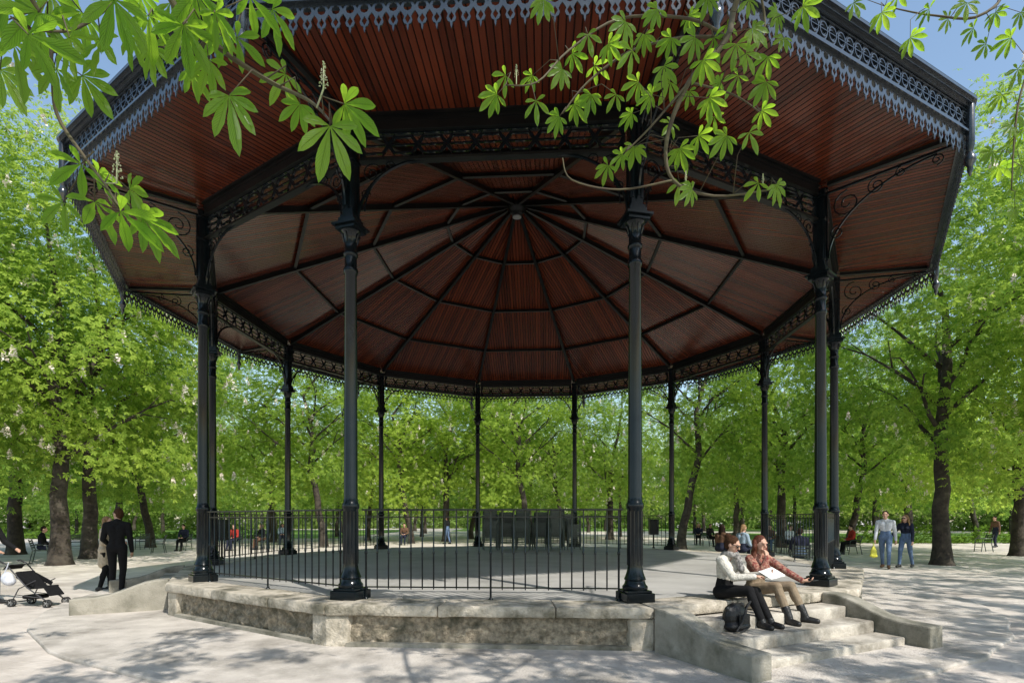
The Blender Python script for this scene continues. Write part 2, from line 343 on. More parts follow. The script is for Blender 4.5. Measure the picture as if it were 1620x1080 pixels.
    if hair=='pony':
        hx.append((hp(0,-.10,.0),hp(0,-.12,-.16),.03,.015))
    build([],0,'hair',hm,vox*.8,hx)
    if glasses:
        em=MB()
        for s in(-1,1):
            em.ellip(hp(s*.033,.088,.010),(.028*k,.010*k,.022*k),M,10,7); em.bar(hp(s*.055,.08,.018),hp(s*.082,-.01,.018),.006,.008)
        em.bar(hp(-.03,.096,.018),hp(.03,.096,.018),.006,.006); obj('sunglasses',em,EYE,root,'all')
    else:
        for s in(-1,1):
            em=MB(); em.ellip(hp(s*.031,.083,.012),(.012*k,.008*k,.008*k),M,8,6); obj('eye',em,EYE,root,'all')
    mm=MB(); mm.ellip(hp(0,.083,-.052),(.022*k,.012*k,.008*k),M,8,6); obj('mouth',mm,LIPS,root,'all')
    return root,reg
def stand(H=1.7,lean=0,st=0,hr=None,hl=None,face=(0,1,-.1)):
    k=H/1.7
    return dict(pelvis=(0,0,.93*k),neck=(0,lean*.6+.0,1.43*k),head=(0,.03+lean,1.585*k),face=face,
      handR=hr or (.25*k,.06+st*.5,.80*k),handL=hl or (-.25*k,.06-st*.5,.80*k),footR=(.10,-st,.085*k+abs(min(0,-st))*.15),footL=(-.10,st,.085*k),elbR=(.3,-1,0),elbL=(-.3,-1,0))
def sit(H=1.65,sh=.45,face=(0,1,-.15),lean=.05):
    return dict(pelvis=(0,0,sh+.10),neck=(0,lean,sh+.58),head=(0,lean+.05,sh+.73),face=face,handR=(.10,.30,sh+.20),handL=(-.10,.30,sh+.20),
      footR=(.10,.48,.085),footL=(-.10,.46,.085),kneeR=(0,.3,1),kneeL=(0,.3,1),elbR=(.6,-.6,-.6),elbL=(-.6,-.6,-.6))
# stair frame
E0=V(1.605,6.236,0); Tt=V(.8937,.4486,0); Nn=V(.4486,-.8937,0); rzs=math.atan2(-.4486,-.8937)
def sp_(m): return E0+Tt*m+V(0,0,.54)
def loc2w(o,l): return o+Nn*l[1]-Tt*l[0]+V(0,0,l[2])
o1=sp_(1.26); 
w1,_=person('seated woman in cream knit sweater, patterned scarf and sunglasses, reading a sheet on the steps',o1,rzs,
  dict(pelvis=(0,-.13,.09),neck=(-.02,-.07,.54),head=(-.05,-.03,.68),face=(-.35,.9,-.40),shside=(1,.15,0),hipside=(1,.25,0),handR=(-.06,.28,.31),handL=(-.22,.28,.33),elbR=(.6,-.2,-.8),elbL=(-.3,.1,-1),
   hdirR=(-.9,.4,.1),hdirL=(-.8,.5,.1),palmR=(0,0,-1),palmL=(0,0,1),footR=(.02,.46,-.19),footL=(-.12,.46,-.19),kneeR=(-.15,.4,1),kneeL=(-.25,.4,1)),
  CREAM,BLACKC,LEATHER,'bun',HBROWN,1.56,.0075,female=True,topname='sweater',glasses=True)
sc=MB()
c=V(-.033,-.055,.56)
for a in range(14):
    t=2*PI*a/14; t2=2*PI*(a+1)/14
    sc.capsule(c+V(math.cos(t)*.078,math.sin(t)*.078,.012*math.sin(3*t)),c+V(math.cos(t2)*.078,math.sin(t2)*.078,.012*math.sin(3*t2)),.036,.036)
sc.capsule(c+V(-.04,.08,-.02),c+V(-.05,.13,-.17),.04,.045)
remesh(sc,.009,'scarf',SCARF,w1)
o2=sp_(1.82)
w2,_=person('seated woman with long auburn curls, red brown floral top and khaki trousers',o2,rzs,
  dict(pelvis=(0,-.12,.09),neck=(.01,-.05,.54),head=(.03,-.01,.68),face=(.1,1,-.2),shside=(1,-.05,0),handR=(.09,.14,.515),handL=(-.30,.36,.22),elbR=(.3,.6,-1),elbL=(-.6,-.5,-.5),
   hdirR=(-.25,-.35,.9),hdirL=(-.6,.8,-.05),palmR=(0,-1,0),palmL=(0,0,1),footR=(.08,.44,-.19),footL=(-.22,.43,-.19),kneeR=(0,.4,1),kneeL=(-.2,.4,1),toeL=(-.4,1,0)),
  FLORAL,KHAKI,LEATHER,'curly',HRED,1.58,.0075,female=True,topname='blouse',boots=True)
pm=MB(); pp=loc2w(o2,(.29,.37,.34))
for q in range(2):
    a=q*.22; ux=(Tt*math.cos(a)+V(0,0,math.sin(a)*.3)).normalized(); uy=(Nn*.8+V(0,0,-.35)).normalized()
    vs=[pp+ux*x+uy*y+V(0,0,.012*math.sin(x*14)+q*.006) for x in(-.12,-.04,.05,.13) for y in(-.11,.09)]
    pm.add(vs,[(0,1,3,2),(2,3,5,4),(4,5,7,6)])
tag(obj('paper_sheet',pm,PAPER),'white sheet of paper held between the two women seated on the steps','paper')
ph=MB(); ph.box(loc2w(o2,(-.36,.45,.24)),(.12,.06,.010),Matrix.Rotation(.5,3,'Z')); tag(obj('phone',ph,LEATHER,bevel=.003),'small dark phone in the outstretched hand of the auburn haired woman','phone')
bg=empty('shoulder_bag',loc2w(o1,(.40,.40,-.27)),rzs+.15,'slouchy black shoulder bag standing on the steps in front of the woman in cream','bag')
b=MB(); b.ellip((0,0,.16),(.19,.11,.16)); b.ellip((0,.02,.06),(.20,.13,.07)); b.capsule((-.15,0,.28),(.15,0,.26),.03,.03); remesh(b,.012,'bag_body',LEATHER,bg)
b=MB(); b.tube([(-.17,.02,.24),(-.15,.10,.33),(-.02,.14,.29),(.10,.15,.12),(.17,.13,.03),(.1,.15,.02),(-.05,.14,.05)],.012,6); obj('strap',b,LEATHER,bg,True)
b=MB(); b.box((0,.12,.13),(.20,.02,.13)); obj('front_pocket',b,LEATHER,bg,bevel=.008)
cm=empty('takeaway_cup',loc2w(o2,(.30,.20,-.135)),0,'small black and red cup on the step between the two seated women','cup')
b=MB(); b.lathe([(.028,0),(.036,.09)],14); obj('cup_body',b,RUBBER,cm,True); b=MB(); b.lathe([(.038,.09),(.038,.1),(.03,.108)],14); obj('lid',b,REDP,cm,True)
person('man in plain black jacket and trousers, back turned, left of the bandstand',gpos(185,11.2),R(18),stand(1.76,.02,.07,(.24,.10,.84),(-.2,.22,1.0),(-.85,.5,-.1)),BLACKC,BLACKC,LEATHER,'short',HBROWN,1.76,.0115,topname='jacket',)
person('woman in beige coat half hidden by the man in black, left of the bandstand',gpos(166,11.8),R(-70),stand(1.60,.02,.06,(.18,.25,1.0),(-.15,.27,1.02),(.2,.9,0)),BEIGE,BLACKC,LEATHER,'long',HBLOND,1.60,.0115,female=True,topname='coat',longcoat=True)
mr,_=person('man in light grey shirt jacket and blue jeans walking on the sunny gravel, right',gpos(1401,17.1),R(140),stand(1.80,.03,.22,None,None,(0,1,0)),LGREY,JEANS,BROWNC,'short',HDARK,1.80,.014,topname='jacket')
person('woman in dark jacket, jeans and sunglasses walking beside the man in light grey, right',gpos(1433,17.3),R(125),stand(1.68,.03,-.24,(.35,.2,.95),None,(.2,1,-.1)),NAVY,JEANS,LEATHER,'long',HBLOND,1.68,.014,female=True,topname='jacket',glasses=True)
yb=empty('yellow_carrier_bag',gpos(1382,17.0)+V(0,0,.36),.3,'limp yellow green carrier bag hanging from the hand of the man in jeans','bag')
b=MB(); b.ellip((0,0,.12),(.12,.06,.14)); b.capsule((-.09,0,.06),(.1,0,.04),.05,.05); b.capsule((-.04,0,.2),(-.02,0,.34),.06,.02); b.capsule((.04,0,.2),(.02,0,.34),.06,.02); remesh(b,.015,'bag_body',YELLOW,yb); b=MB(); b.tube([(-.02,0,.34),(-.015,0,.42),(.015,0,.42),(.02,0,.34)],.008,6); obj('handle',b,YELLOW,yb)
# ------------------------------------------------------------ garden chair
def make_chair():
    t=empty('garden_chair',(0,0,0))
    b=MB()
    for i in range(8): b.box((0,-.19+i*.054,.44-.012*math.sin(i/7*PI)),(.45,.046,.016))
    b.box((0,.218,.425),(.46,.014,.05))
    obj('seat',b,CHAIRM,t)
    b=MB()
    for i in range(4):
        z=.54+i*.078; b.box((0,-.22-(z-.44)*.28,z),(.45,.014,.052))
    for s in(-1,1): b.bar((s*.215,-.21,.42),(s*.215,-.325,.83),.028,.028)
    obj('backrest',b,CHAIRM,t)
    b=MB()
    for s in(-1,1):
        b.tube([(s*.22,.24,0),(s*.225,.20,.25),(s*.225,.19,.42),(s*.235,.17,.60),(s*.24,.05,.64),(s*.24,-.24,.64)],.018,6)
        b.tube([(s*.22,-.30,0),(s*.22,-.22,.42)],.018,6); b.bar((s*.225,-.22,.425),(s*.225,.19,.425),.02,.02)
    b.bar((-.215,.19,.42),(.215,.19,.42),.02,.02); b.bar((-.215,-.22,.42),(.215,-.22,.42),.02,.02); b.bar((-.22,.215,.2),(.22,.215,.2),.014,.014); b.bar((-.22,.225,.1),(.22,.225,.1),.014,.014)
    obj('leg_frame',b,CHAIRM,t,True)
    return t
CH=make_chair(); usedc=[False]
def chair(loc,rz,label,group=None):
    o=CH if not usedc[0] else copy_tree(CH); usedc[0]=True
    o.location=loc; o.rotation_euler=(0,0,rz); tag(o,label,'chair'); 
    if group: o['group']=group
    elif 'group' in o: del o['group']
    return o
k_=['first','second','third','fourth','fifth','sixth','seventh']
for i,(px,Y,n) in enumerate(((776,18.0,10),(801,18.3,9),(827,17.9,10),(854,18.2,9),(879,18.0,10),(904,18.3,8))):
    p0=gpos(px,Y)+V(0,0,.54); rz=[PI+.1,PI,PI-.1,PI-.2,.1,PI+.3][i]
    for j in range(n):
        chair(p0+V(random.uniform(-.02,.02),random.uniform(-.02,.02)-j*.006,j*.055),rz+random.uniform(-.06,.06),'green metal garden chair in the %s stack from the left inside the bandstand'%k_[i],'stacked chairs in the %s stack'%k_[i])
far=[(64,19.5,'s',BLACKC,NAVY,HDARK,'short',R(-60),'dark clothed person seated on a chair near the left chestnut trunks'),
 (292,27,'s',NAVY,BLACKC,HDARK,'short',R(180),'small figure in navy seated beyond the left column'),
 (372,27,'s',REDC,NAVY,HDARK,'short',R(170),'small seated figure in red seen through the left railing'),
 (416,28,'s',BLACKC,BROWNC,HBLOND,'short',R(150),'small seated figure in black next to the one in red'),
 (447,33,'s',PALEBLUE,NAVY,HDARK,'long',R(200),'small seated figure in pale blue behind the left railing'),
 (640,33,'s',BROWNC,NAVY,HDARK,'short',R(180),'small seated figure in brown beyond the far left columns'),
 (708,34,'w',BLACKC,JEANS,HDARK,'short',R(60),'distant person in black and jeans standing among the tree trunks'),
 (1105,33,'s',NAVY,BLACKC,HBLOND,'long',R(160),'distant figure in navy seated right of the leaning trunk'),
 (1122,31,'s',BLACKC,BLACKC,HDARK,'short',R(200),'distant figure all in black seated beyond the far right stairs'),
 (1218,26,'s',BROWNC,JEANS,HDARK,'short',R(150),'figure in brown and jeans seated between the slim right columns'),
 (1248,24,'s',LGREY,NAVY,HDARK,'short',R(200),'figure in light grey seated beyond the right railing'),
 (1266,15.6,'s',NAVY,JEANS,HDARK,'short',R(-20),'person in navy seated on a chair behind the right hand railing'),
 (1350,24,'s',REDC,BLACKC,HDARK,'short',R(80),'figure in red seated in the shade left of the walking couple'),
 (1575,30,'w',BROWNC,NAVY,HDARK,'short',R(90),'small distant walker in brown at the right edge')]
for i,(px,Y,k,a,bt,hm,hr,rz,lb) in enumerate(far):
    if k=='s':
        person(lb,gpos(px,Y),rz,sit(),a,bt,LEATHER,hr,hm,1.66,.02)
        cd=V(-math.sin(rz),math.cos(rz),0); chair(gpos(px,Y)+cd*.04+V(0,0,0),rz,'green metal garden chair carrying the '+' '.join(lb.split()[:9]))
    else: person(lb,gpos(px,Y),rz,stand(1.7,.02,.12),a,bt,LEATHER,hr,hm,1.7,.02)
for px,cl,hm,hr,lb,Y in((1139,BROWNC,HDARK,'long','person with long dark hair seated on the far right stairs, back to us',16.9),(1173,PALEBLUE,HBLOND,'pony','person in pale blue top seated on the far right stairs, back to us',16.3)):
    p=sit(sh=.0); p['footR']=(.1,.45,-.185); p['footL']=(-.1,.45,-.185)
    person(lb,gpos(px,Y)+V(0,0,.54),R(-63),p,cl,NAVY,LEATHER,hr,hm,1.66,.016,female=True,topname='shirt')
for px,Y,rz in((250,25,2),(225,28,1),(1555,26,1.5),(1150,30,2.5),(1330,27,1),(600,36,3),(120,27,.5),(1010,38,1)):
    chair(gpos(px,Y),rz,'empty green metal garden chair out on the gravel, about %s'%{250:'left of the left column',225:'behind the left tree row',1555:'right of the big right trunk',1150:'beyond the far right stairs',1330:'beyond the right hand columns',600:'beyond the far left columns',120:'between the left trunks',1010:'straight beyond the right front column'}[px])
# ------------------------------------------------------------ stroller
st=empty('stroller',gpos(62,9.75),R(-8),'empty black folding stroller parked at the left edge','stroller'); st.scale=(.86,.80,.76)
b=MB()
for s in(-1,1):
    y=s*.22
    b.tube([(-.62,y,1.02),(-.55,y,.98),(-.05,y,.45),(.42,y*.9,.12)],.014,8); b.tube([(-.42,y,.10),(-.25,y,.42),(.15,y,.62)],.012,8); b.tube([(-.3,y,.28),(.3,y,.22)],.010,8)
b.tube([(-.42,-.22,.10),(-.42,.22,.10)],.012,8)
obj('frame',b,DGREY,st,True)
for s in(-1,1):
    b=MB(); b.tube([(-.60,s*.22,1.0),(-.70,s*.22,1.05),(-.74,s*.2,1.03)],.02,8); obj('handle',b,RUBBER,st,True)
b=MB(); b.bar((-.35,0,.80),(-.02,0,.42),.40,.05); b.bar((-.05,0,.43),(.28,0,.46),.38,.05); b.bar((.27,0,.46),(.43,0,.26),.34,.03); 
for s in(-1,1): b.bar((-.32,s*.2,.72),(.10,s*.2,.5),.02,.10)
obj('seat',b,BLACKC,st,bevel=.015)
c2=MB(); 
for i in range(4):
    a=R(70+i*20); a2=R(70+(i+1)*20); q=V(-.42,0,.72)
    c2.add([q+V(math.cos(a)*.26,-.21,math.sin(a)*.26),q+V(math.cos(a)*.26,.21,math.sin(a)*.26),q+V(math.cos(a2)*.26,.21,math.sin(a2)*.26),q+V(math.cos(a2)*.26,-.21,math.sin(a2)*.26)],[(0,1,2,3)])
obj('hood',c2,BLACKC,st,True)
b=MB(); b.box((-.08,0,.22),(.36,.30,.09)); obj('basket',b,BLACKC,st,bevel=.03)
wh=None
for (x,s) in((-.42,-1),(-.42,1),(.42,-1),(.42,1)):
  for dy in(-.025,.025):
    if wh is None:
        b=MB(); n=20; pts=[(math.cos(2*PI*i/n)*.078,0,math.sin(2*PI*i/n)*.078) for i in range(n+1)]; b.tube(pts,.016,8); wh=obj('wheel',b,RUBBER,st,True)
        b=MB(); 
        for q in range(5): b.bar((0,0,0),(math.cos(q*1.257)*.07,0,math.sin(q*1.257)*.07),.012,.012,V(0,1,0))
        b.capsule((0,-.015,0),(0,.015,0),.018,.018); obj('rim',b,GREY,wh,True); w=wh
    else: w=copy_tree(wh,st)
    w.location=(x,s*.22+dy,.095)
pb=empty('plastic_bag',gpos(12,9.6)+V(0,0,.50),0,'white plastic carrier bag hanging on the stroller handle','bag')
b=MB(); b.ellip((0,0,0),(.11,.08,.12)); b.ellip((.04,.0,-.05),(.09,.09,.08)); remesh(b,.02,'bag_body',WPLAST,pb); b=MB(); b.tube([(-.05,0,.10),(0,0,.22),(.02,0,.28)],.010,6); obj('handle',b,WPLAST,pb)
person('person in dark clothes at the left edge, mostly out of frame, behind the stroller',gpos(-22,9.9),R(-90),stand(1.7,.02,.1,(.2,.35,1.0),(-.2,.35,1.0)),BLACKC,NAVY,LEATHER,'short',HDARK,1.7,.014)
# ------------------------------------------------------------ bandstand
CX,CY=.122,13.43; RC=6.865; AP=RC*math.cos(R(15)); t15=math.tan(R(15)); AE=8.28; RE=AE/math.cos(R(15)); APL=7.094; F=.54
PH0=R(-3.35)
BS=empty('bandstand',(CX,CY,0),PH0,'large twelve sided bandstand with black iron columns and a red brown boarded ceiling','bandstand')
def bays(o,ks,first=True):
    res=[]
    for i,k in enumerate(ks):
        c=o if i==0 else copy_tree(o,BS)
        c.rotation_euler=(0,0,R(30*k)); res.append(c)
    return res
ALL=list(range(12)); COLS=[k+.5 for k in range(12)]
b=MB(); af=APL-.5
b.prism([(af/math.cos(R(15))*math.sin(R(15+30*k)),-af/math.cos(R(15))*math.cos(R(15+30*k))) for k in range(12)],lambda p:(p[0],p[1],.02),lambda p:(p[0],p[1],F-.004))
obj('floor',b,FLOOR,BS)
def chip(o,amp,sc):
    bm=bmesh.new(); bm.from_mesh(o.data); bmesh.ops.subdivide_edges(bm,edges=[e for e in bm.edges if e.calc_length()>.12],cuts=5,use_grid_fill=True)
    for v in bm.verts:
        n_=noise.noise_vector(v.co*sc)+noise.noise_vector(v.co*sc*3.1)*.5; v.co+=V(n_.x*.5,n_.y,n_.z*.6)*amp
    bm.to_mesh(o.data); bm.free()
b=MB(); yo=-(APL+.04); yi=-(APL-.5)
xs=[-1,-.30,.42,1]
for i in range(3):
    x0,x1=xs[i],xs[i+1]; g=.004
    poly=[(x0*abs(yi)*t15+g,yi),(x1*abs(yi)*t15-g,yi),(x1*abs(yo)*t15-g,yo-random.uniform(0,.02)),(x0*abs(yo)*t15+g,yo-random.uniform(0,.02))]
    zz=F+random.uniform(-.004,.003)
    b.prism(poly,lambda p:(p[0],p[1],.41),lambda p:(p[0],p[1],zz))
cp=obj('coping',b,STONE,BS,True,.022); chip(cp,.015,5); bays(cp,ALL)
def rough(w,h,y0,z0,d=.03,st=.035,seed=0):
    nx=int(w/st); nz=int(h/st); vs=[];fs=[]
    for j in range(nz+1):
        for i in range(nx+1):
            x=-w/2+w*i/nx; z=z0+h*j/nz; q=noise.noise(V(x*7+seed,z*9,seed))+.6*noise.noise(V(x*19,z*19,seed))
            e=1 if 0<i<nx and 0<j<nz else 0
            vs.append((x,y0-d*q*e,z))
    for j in range(nz):
        for i in range(nx):
            a=j*(nx+1)+i; fs.append((a,a+1,a+nx+2,a+nx+1))
    return vs,fs
b=MB(); hw=APL*t15-.24; b.add(*rough(hw*2,.37,-(APL-.06),.04,.05,.024)); rp=obj('rubble_panel',b,RUBBLE,BS,'all'); bays(rp,ALL)
b=MB(); b.box((0,-(APL-.035),.045),(hw*2,.13,.09)); b.box((0,-(APL-.17),.2),(hw*2,.1,.4)); pl=obj('wall_base',b,CEMENT,BS); bays(pl,ALL)
b=MB()
ro=(APL+.01)/math.cos(R(15)); ux=V(math.cos(R(15)),math.sin(R(15)),0); uxl=V(-math.cos(R(15)),math.sin(R(15)),0)
c0=V(0,-ro,0); pA=c0+ux*.26; pB=c0+uxl*.26; ia=pA+V(0,.25,0); ib=pB+V(0,.25,0)
poly=[(pB.x,pB.y),(c0.x,c0.y),(pA.x,pA.y),(ia.x,ia.y),(ib.x,ib.y)]
b.prism(poly,lambda p:(p[0],p[1],0),lambda p:(p[0],p[1],.405)); pr=obj('corner_pier',b,STONE,BS,False,.02); bays(pr,COLS)
# columns
b=MB(); b.lathe([(.14,F+.13),(.155,F+.155),(.155,F+.18),(.130,F+.21),(.120,F+.25),(.133,F+.27),(.120,F+.30),(.100,F+.36),(.091,F+.42),(.091,F+1.12),(.106,F+1.14),(.108,F+1.19),(.094,F+1.21),(.086,F+1.27),(.083,F+2.2),(.073,F+4.08),(.088,F+4.10),(.090,F+4.15),(.075,F+4.18),(.075,F+4.30)],24,(0,-RC,0))
for q in range(12):
    a=q*PI/6; b.tube([(math.cos(a)*.090,-RC+math.sin(a)*.090,F+.44),(math.cos(a)*.090,-RC+math.sin(a)*.090,F+1.1)],.008,6)
colm=obj('column',b,IRON,BS,True)
b=MB(); b.box((0,-RC,F+.055),(.36,.36,.11)); b.box((0,-RC,F+.125),(.31,.31,.03)); obj('plinth',b,IRON,colm,bevel=.008)
b=MB(); b.lathe([(.075,F+4.30),(.090,F+4.32),(.090,F+4.35),(.075,F+4.37),(.077,F+4.48),(.092,F+4.57),(.12,F+4.62)],24,(0,-RC,0))
for q in range(8):
    a=q*PI/4; ca,sa=math.cos(a),math.sin(a)
    b.tube([(ca*.078,-RC+sa*.078,F+4.48),(ca*.092,-RC+sa*.092,F+4.54),(ca*.113,-RC+sa*.113,F+4.585),(ca*.125,-RC+sa*.125,F+4.578)],[.010,.012,.010,.007],6)
b.box((0,-RC,F+4.645),(.27,.27,.04)); b.box((0,-RC,F+4.683),(.335,.335,.028)); obj('capital',b,IRON,colm,True)
b=MB(); b.box((0,-RC,F+4.74),(.22,.22,.08)); b.box((0,-RC,F+4.80),(.19,.19,.035)); b.box((0,-RC,5.92),(.15,.15,1.13)); 
b.box((0,-RC,6.05),(.185,.185,.05)); b.box((0,-RC,6.44),(.185,.185,.1))
for s in(-1,1):
    b.box((s*.056,-RC,5.75),(.028,.175,.62)); b.box((0,-RC+s*.056,5.75),(.175,.028,.62))
obj('upper_post',b,IRON,colm,bevel=.004)
def spiral(c,r0,turn,a0,ex,ez,n=22,shrink=.15):
    return [c+ex*(math.cos(a0+turn*i/n)*r0*(1-(1-shrink)*i/n))+ez*(math.sin(a0+turn*i/n)*r0*(1-(1-shrink)*i/n)) for i in range(n+1)]
for s in(-1,1):
    ex=V(s*math.cos(R(15)),math.sin(R(15)),0); o=V(0,-RC,0); ez=V(0,0,1); b=MB()
    P=lambda u,z:o+ex*u+ez*z
    b.tube([P(.95-.86*math.cos(t*PI/2/14),5.28+.77*math.sin(t*PI/2/14)) for t in range(15)],.019,4)
    b.tube([P(.90-.72*math.cos(t*PI/2/14),5.42+.62*math.sin(t*PI/2/14)) for t in range(15)],.010,4)
    b.tube(spiral(P(.27,5.90),.13,PI*3.2,0,ex,ez),.010,4); b.tube(spiral(P(.50,5.97),.075,PI*2.6,0,ex,ez),.009,4); b.tube(spiral(P(.19,5.63),.065,PI*2.6,0,ex,ez),.009,4)
    obj('spandrel_bracket',b,IRON,colm,True)
b=MB(); ex=V(0,-1,0); o=V(0,-RC,0); P=lambda u,z:o+ex*u+V(0,0,z)
b.tube([P(.09,6.44),P(1.6,6.40)],.022,4); b.tube([P(.09,5.5),P(.09,6.42)],.018,4)
b.tube([P(1.42-1.31*math.cos(t*PI/2/16),5.45+.92*math.sin(t*PI/2/16)) for t in range(17)],.017,4)
b.tube(spiral(P(.36,6.18),.20,PI*3.4,PI/2,ex,V(0,0,1)),.012,4); b.tube(spiral(P(.73,6.27),.12,PI*3.2,PI/2,ex,V(0,0,1)),.011,4)
b.tube(spiral(P(1.02,6.33),.07,PI*3,PI/2,ex,V(0,0,1)),.010,4); b.tube(spiral(P(.23,5.80),.10,PI*3,PI/2,ex,V(0,0,1)),.011,4)
b.tube(spiral(P(1.42,6.30),.08,PI*3,-PI/2,ex,V(0,0,1)),.010,4)
obj('eave_bracket',b,IRON,colm,True)
bays(colm,COLS)
# ring beam
hl=RC*math.sin(R(15))-.12
b=MB(); b.box((0,-AP,6.50),(hl*2,.10,.15)); b.box((0,-AP,6.60),(hl*2,.18,.05)); b.box((0,-AP,6.405),(hl*2,.14,.02)); b.box((0,-AP,6.53),(hl*2,.13,.02)); b.box((0,-AP,6.045),(hl*2,.10,.022)); b.box((0,-AP,6.068),(hl*2,.05,.026))
beam=obj('ring_beam',b,IRON2,BS); 
w=hl*2; z1=.315; sp=[[(-w/2,0),(w/2,0),(w/2,z1),(-w/2,z1)]]
n=9; cw=w/n; m_=.158
for i in range(n):
    c=-w/2+cw*(i+.5)
    a,b_=cw*.41,.085
    for s in(-1,1):
        sp.append([(c-a,m_+s*.010),(c-a*.66,m_+s*b_),(c+a*.66,m_+s*b_),(c+a,m_+s*.010)][::s])
        sp.append([(c-a*.74,m_+s*.108),(c+a*.74,m_+s*.108),(c+a*.64,m_+s*.143),(c-a*.64,m_+s*.143)])
    if i<n-1:
        cc=c+cw/2
        for s in(-1,1): sp.append([(cc-.080,m_+s*.140),(cc+.080,m_+s*.140),(cc,m_+s*.038)])
me=plate(sp,.024); me.transform(Matrix.Translation((0,-AP,6.082))@Matrix.Rotation(PI/2,4,'X')); lg=link('lattice_girder',me,IRON,BS,fix=False)
bays(beam,ALL); bays(lg,ALL)
# ceilings
Z0=6.585; Z1=9.35
def uvmesh(vs,fs,fn):
    me=bpy.data.meshes.new('p'); me.from_pydata([tuple(v) for v in vs],[],fs); uv=me.uv_layers.new(name='UVMap')
    for l in me.loops: uv.data[l.index].uv=fn(me.vertices[l.vertex_index].co)
    return me
me=uvmesh([(-AP*t15,-AP,Z0),(AP*t15,-AP,Z0),(0,0,Z1)],[(0,1,2)],lambda c:(c.x+40,c.y*1.08)); cpn=link('ceiling_panel',me,WOOD,BS,fix=False); bays(cpn,ALL)
def zs(a): return 6.615-(a-AP)/(AE-AP)*.09
me=uvmesh([(-AP*t15,-AP,zs(AP)),(AP*t15,-AP,zs(AP)),(AE*t15,-AE+.02,zs(AE)),(-AE*t15,-AE+.02,zs(AE))],[(0,1,2,3)],lambda c:(c.x+40.03,c.y)); sf=link('soffit_panel',me,WOOD,BS,fix=False); bays(sf,ALL)
def cz(r,circ=True): return Z0+(Z1-Z0)*(1-r/(RC if circ else AP))
b=MB()
b.bar((0,-RC+.12,cz(RC-.12)-.06),(0,-.25,cz(.25)-.06),.04,.11); b.bar((0,-RC+.12,cz(RC-.12)-.12),(0,-.3,cz(.3)-.12),.075,.014); 
rib=obj('rib',b,IRON2,BS)
b=MB(); b.bar((0,-RC-.1,6.60-.03),(0,-RE+.1,6.50-.01),.06,.05); obj('hip_rib',b,IRON2,rib); bays(rib,COLS)
for q in(.25,.5,.75):
    a=AP*(1-q); z=Z0+(Z1-Z0)*q-.04; b=MB(); h_=a*t15-.03
    b.box((0,-a,z),(2*h_,.035,.07)); b.box((0,-a,z-.04),(2*h_,.06,.012)); pu=obj('purlin',b,IRON2,BS); bays(pu,ALL)
b=MB(); b.lathe([(.22,9.25),(.23,9.20),(.2,9.12),(.16,9.08),(.14,9.03),(.08,9.0),(.06,8.97)],24); obj('ceiling_boss',b,IRON2,BS,True)
b=MB(); b.lathe([(.10,8.975),(.11,8.95),(.08,8.935),(.03,8.93)],20,(0,0,0)); obj('boss_rosette',b,GREY,BS,True)
# roof
b=MB(); rr=(AE+.12)/math.cos(R(15)); ang=[R(15+30*k) for k in range(12)]
vs=[(rr*math.sin(a),-rr*math.cos(a),6.90) for a in ang]+[(rr*.5*math.sin(a),-rr*.5*math.cos(a),8.55) for a in ang]+[(0,0,10.4)]
fs=[(k,(k+1)%12,12+(k+1)%12,12+k) for k in range(12)]+[(12+k,12+(k+1)%12,24) for k in range(12)]
b.add(vs,fs); obj('roof',b,ZINC,BS)
b=MB(); b.lathe([(.3,10.3),(.35,10.5),(.15,10.7),(.12,11),(.2,11.2),(.03,11.6)],16); obj('roof_finial',b,IRON,BS,True)
# cornice
b=MB()
def mit(y0,y1,z0,z1):
    y0,y1=-y0,-y1
    poly=[(-abs(y0)*t15,y0),(abs(y0)*t15,y0),(abs(y1)*t15,y1),(-abs(y1)*t15,y1)]
    b.prism(poly,lambda p:(p[0],p[1],z0),lambda p:(p[0],p[1],z1))
mit(AE-.06,AE+.12,6.86,6.895); mit(AE-.06,AE+.09,6.82,6.86); mit(AE-.06,AE+.055,6.785,6.82); mit(AE-.06,AE+.04,6.49,6.52); mit(AE-.06,AE+.065,6.465,6.49)
mit(AE-.05,AE-.025,6.52,6.785)
cor=obj('cornice',b,IRONB,BS)
W=(AE+.01)*t15*2; n=30; cw=W/n
sp=[[(-W/2,0),(W/2,0),(W/2,.265),(-W/2,.265)]]
for i in range(n):
    c=-W/2+cw*(i+.5)
    sp.append([(c+math.cos(q*PI/6)*.045,.1325+math.sin(q*PI/6)*.045) for q in range(12)])
    if i<n-1:
        for s in(-1,1): sp.append([(c+cw/2-.045,.1325+s*.108),(c+cw/2+.045,.1325+s*.108),(c+cw/2,.1325+s*.04)])
me=plate(sp,.02); me.transform(Matrix.Translation((0,-(AE+.01),6.52))@Matrix.Rotation(PI/2,4,'X')); link('pierced_band',me,IRONB,cor,fix=False)
b=MB()
for i in range(n):
    c=-W/2+cw*(i+.5)
    b.tube([(c+math.cos(q*PI/6)*.062,-(AE+.026),6.6525+math.sin(q*PI/6)*.075) for q in range(13)],.008,4)
b.bar((-W/2,-(AE+.026),6.765),(W/2,-(AE+.026),6.765),.012,.02); b.bar((-W/2,-(AE+.026),6.54),(W/2,-(AE+.026),6.54),.012,.02)
b.bar((-W/2,-(AE+.026),6.6525),(W/2,-(AE+.026),6.6525),.008,.008)
obj('ring_moulding',b,IRONB,cor)
Wf=(AE+.02)*t15*2; n=32; cw=Wf/n; out=[(-Wf/2,0)]; holes=[]
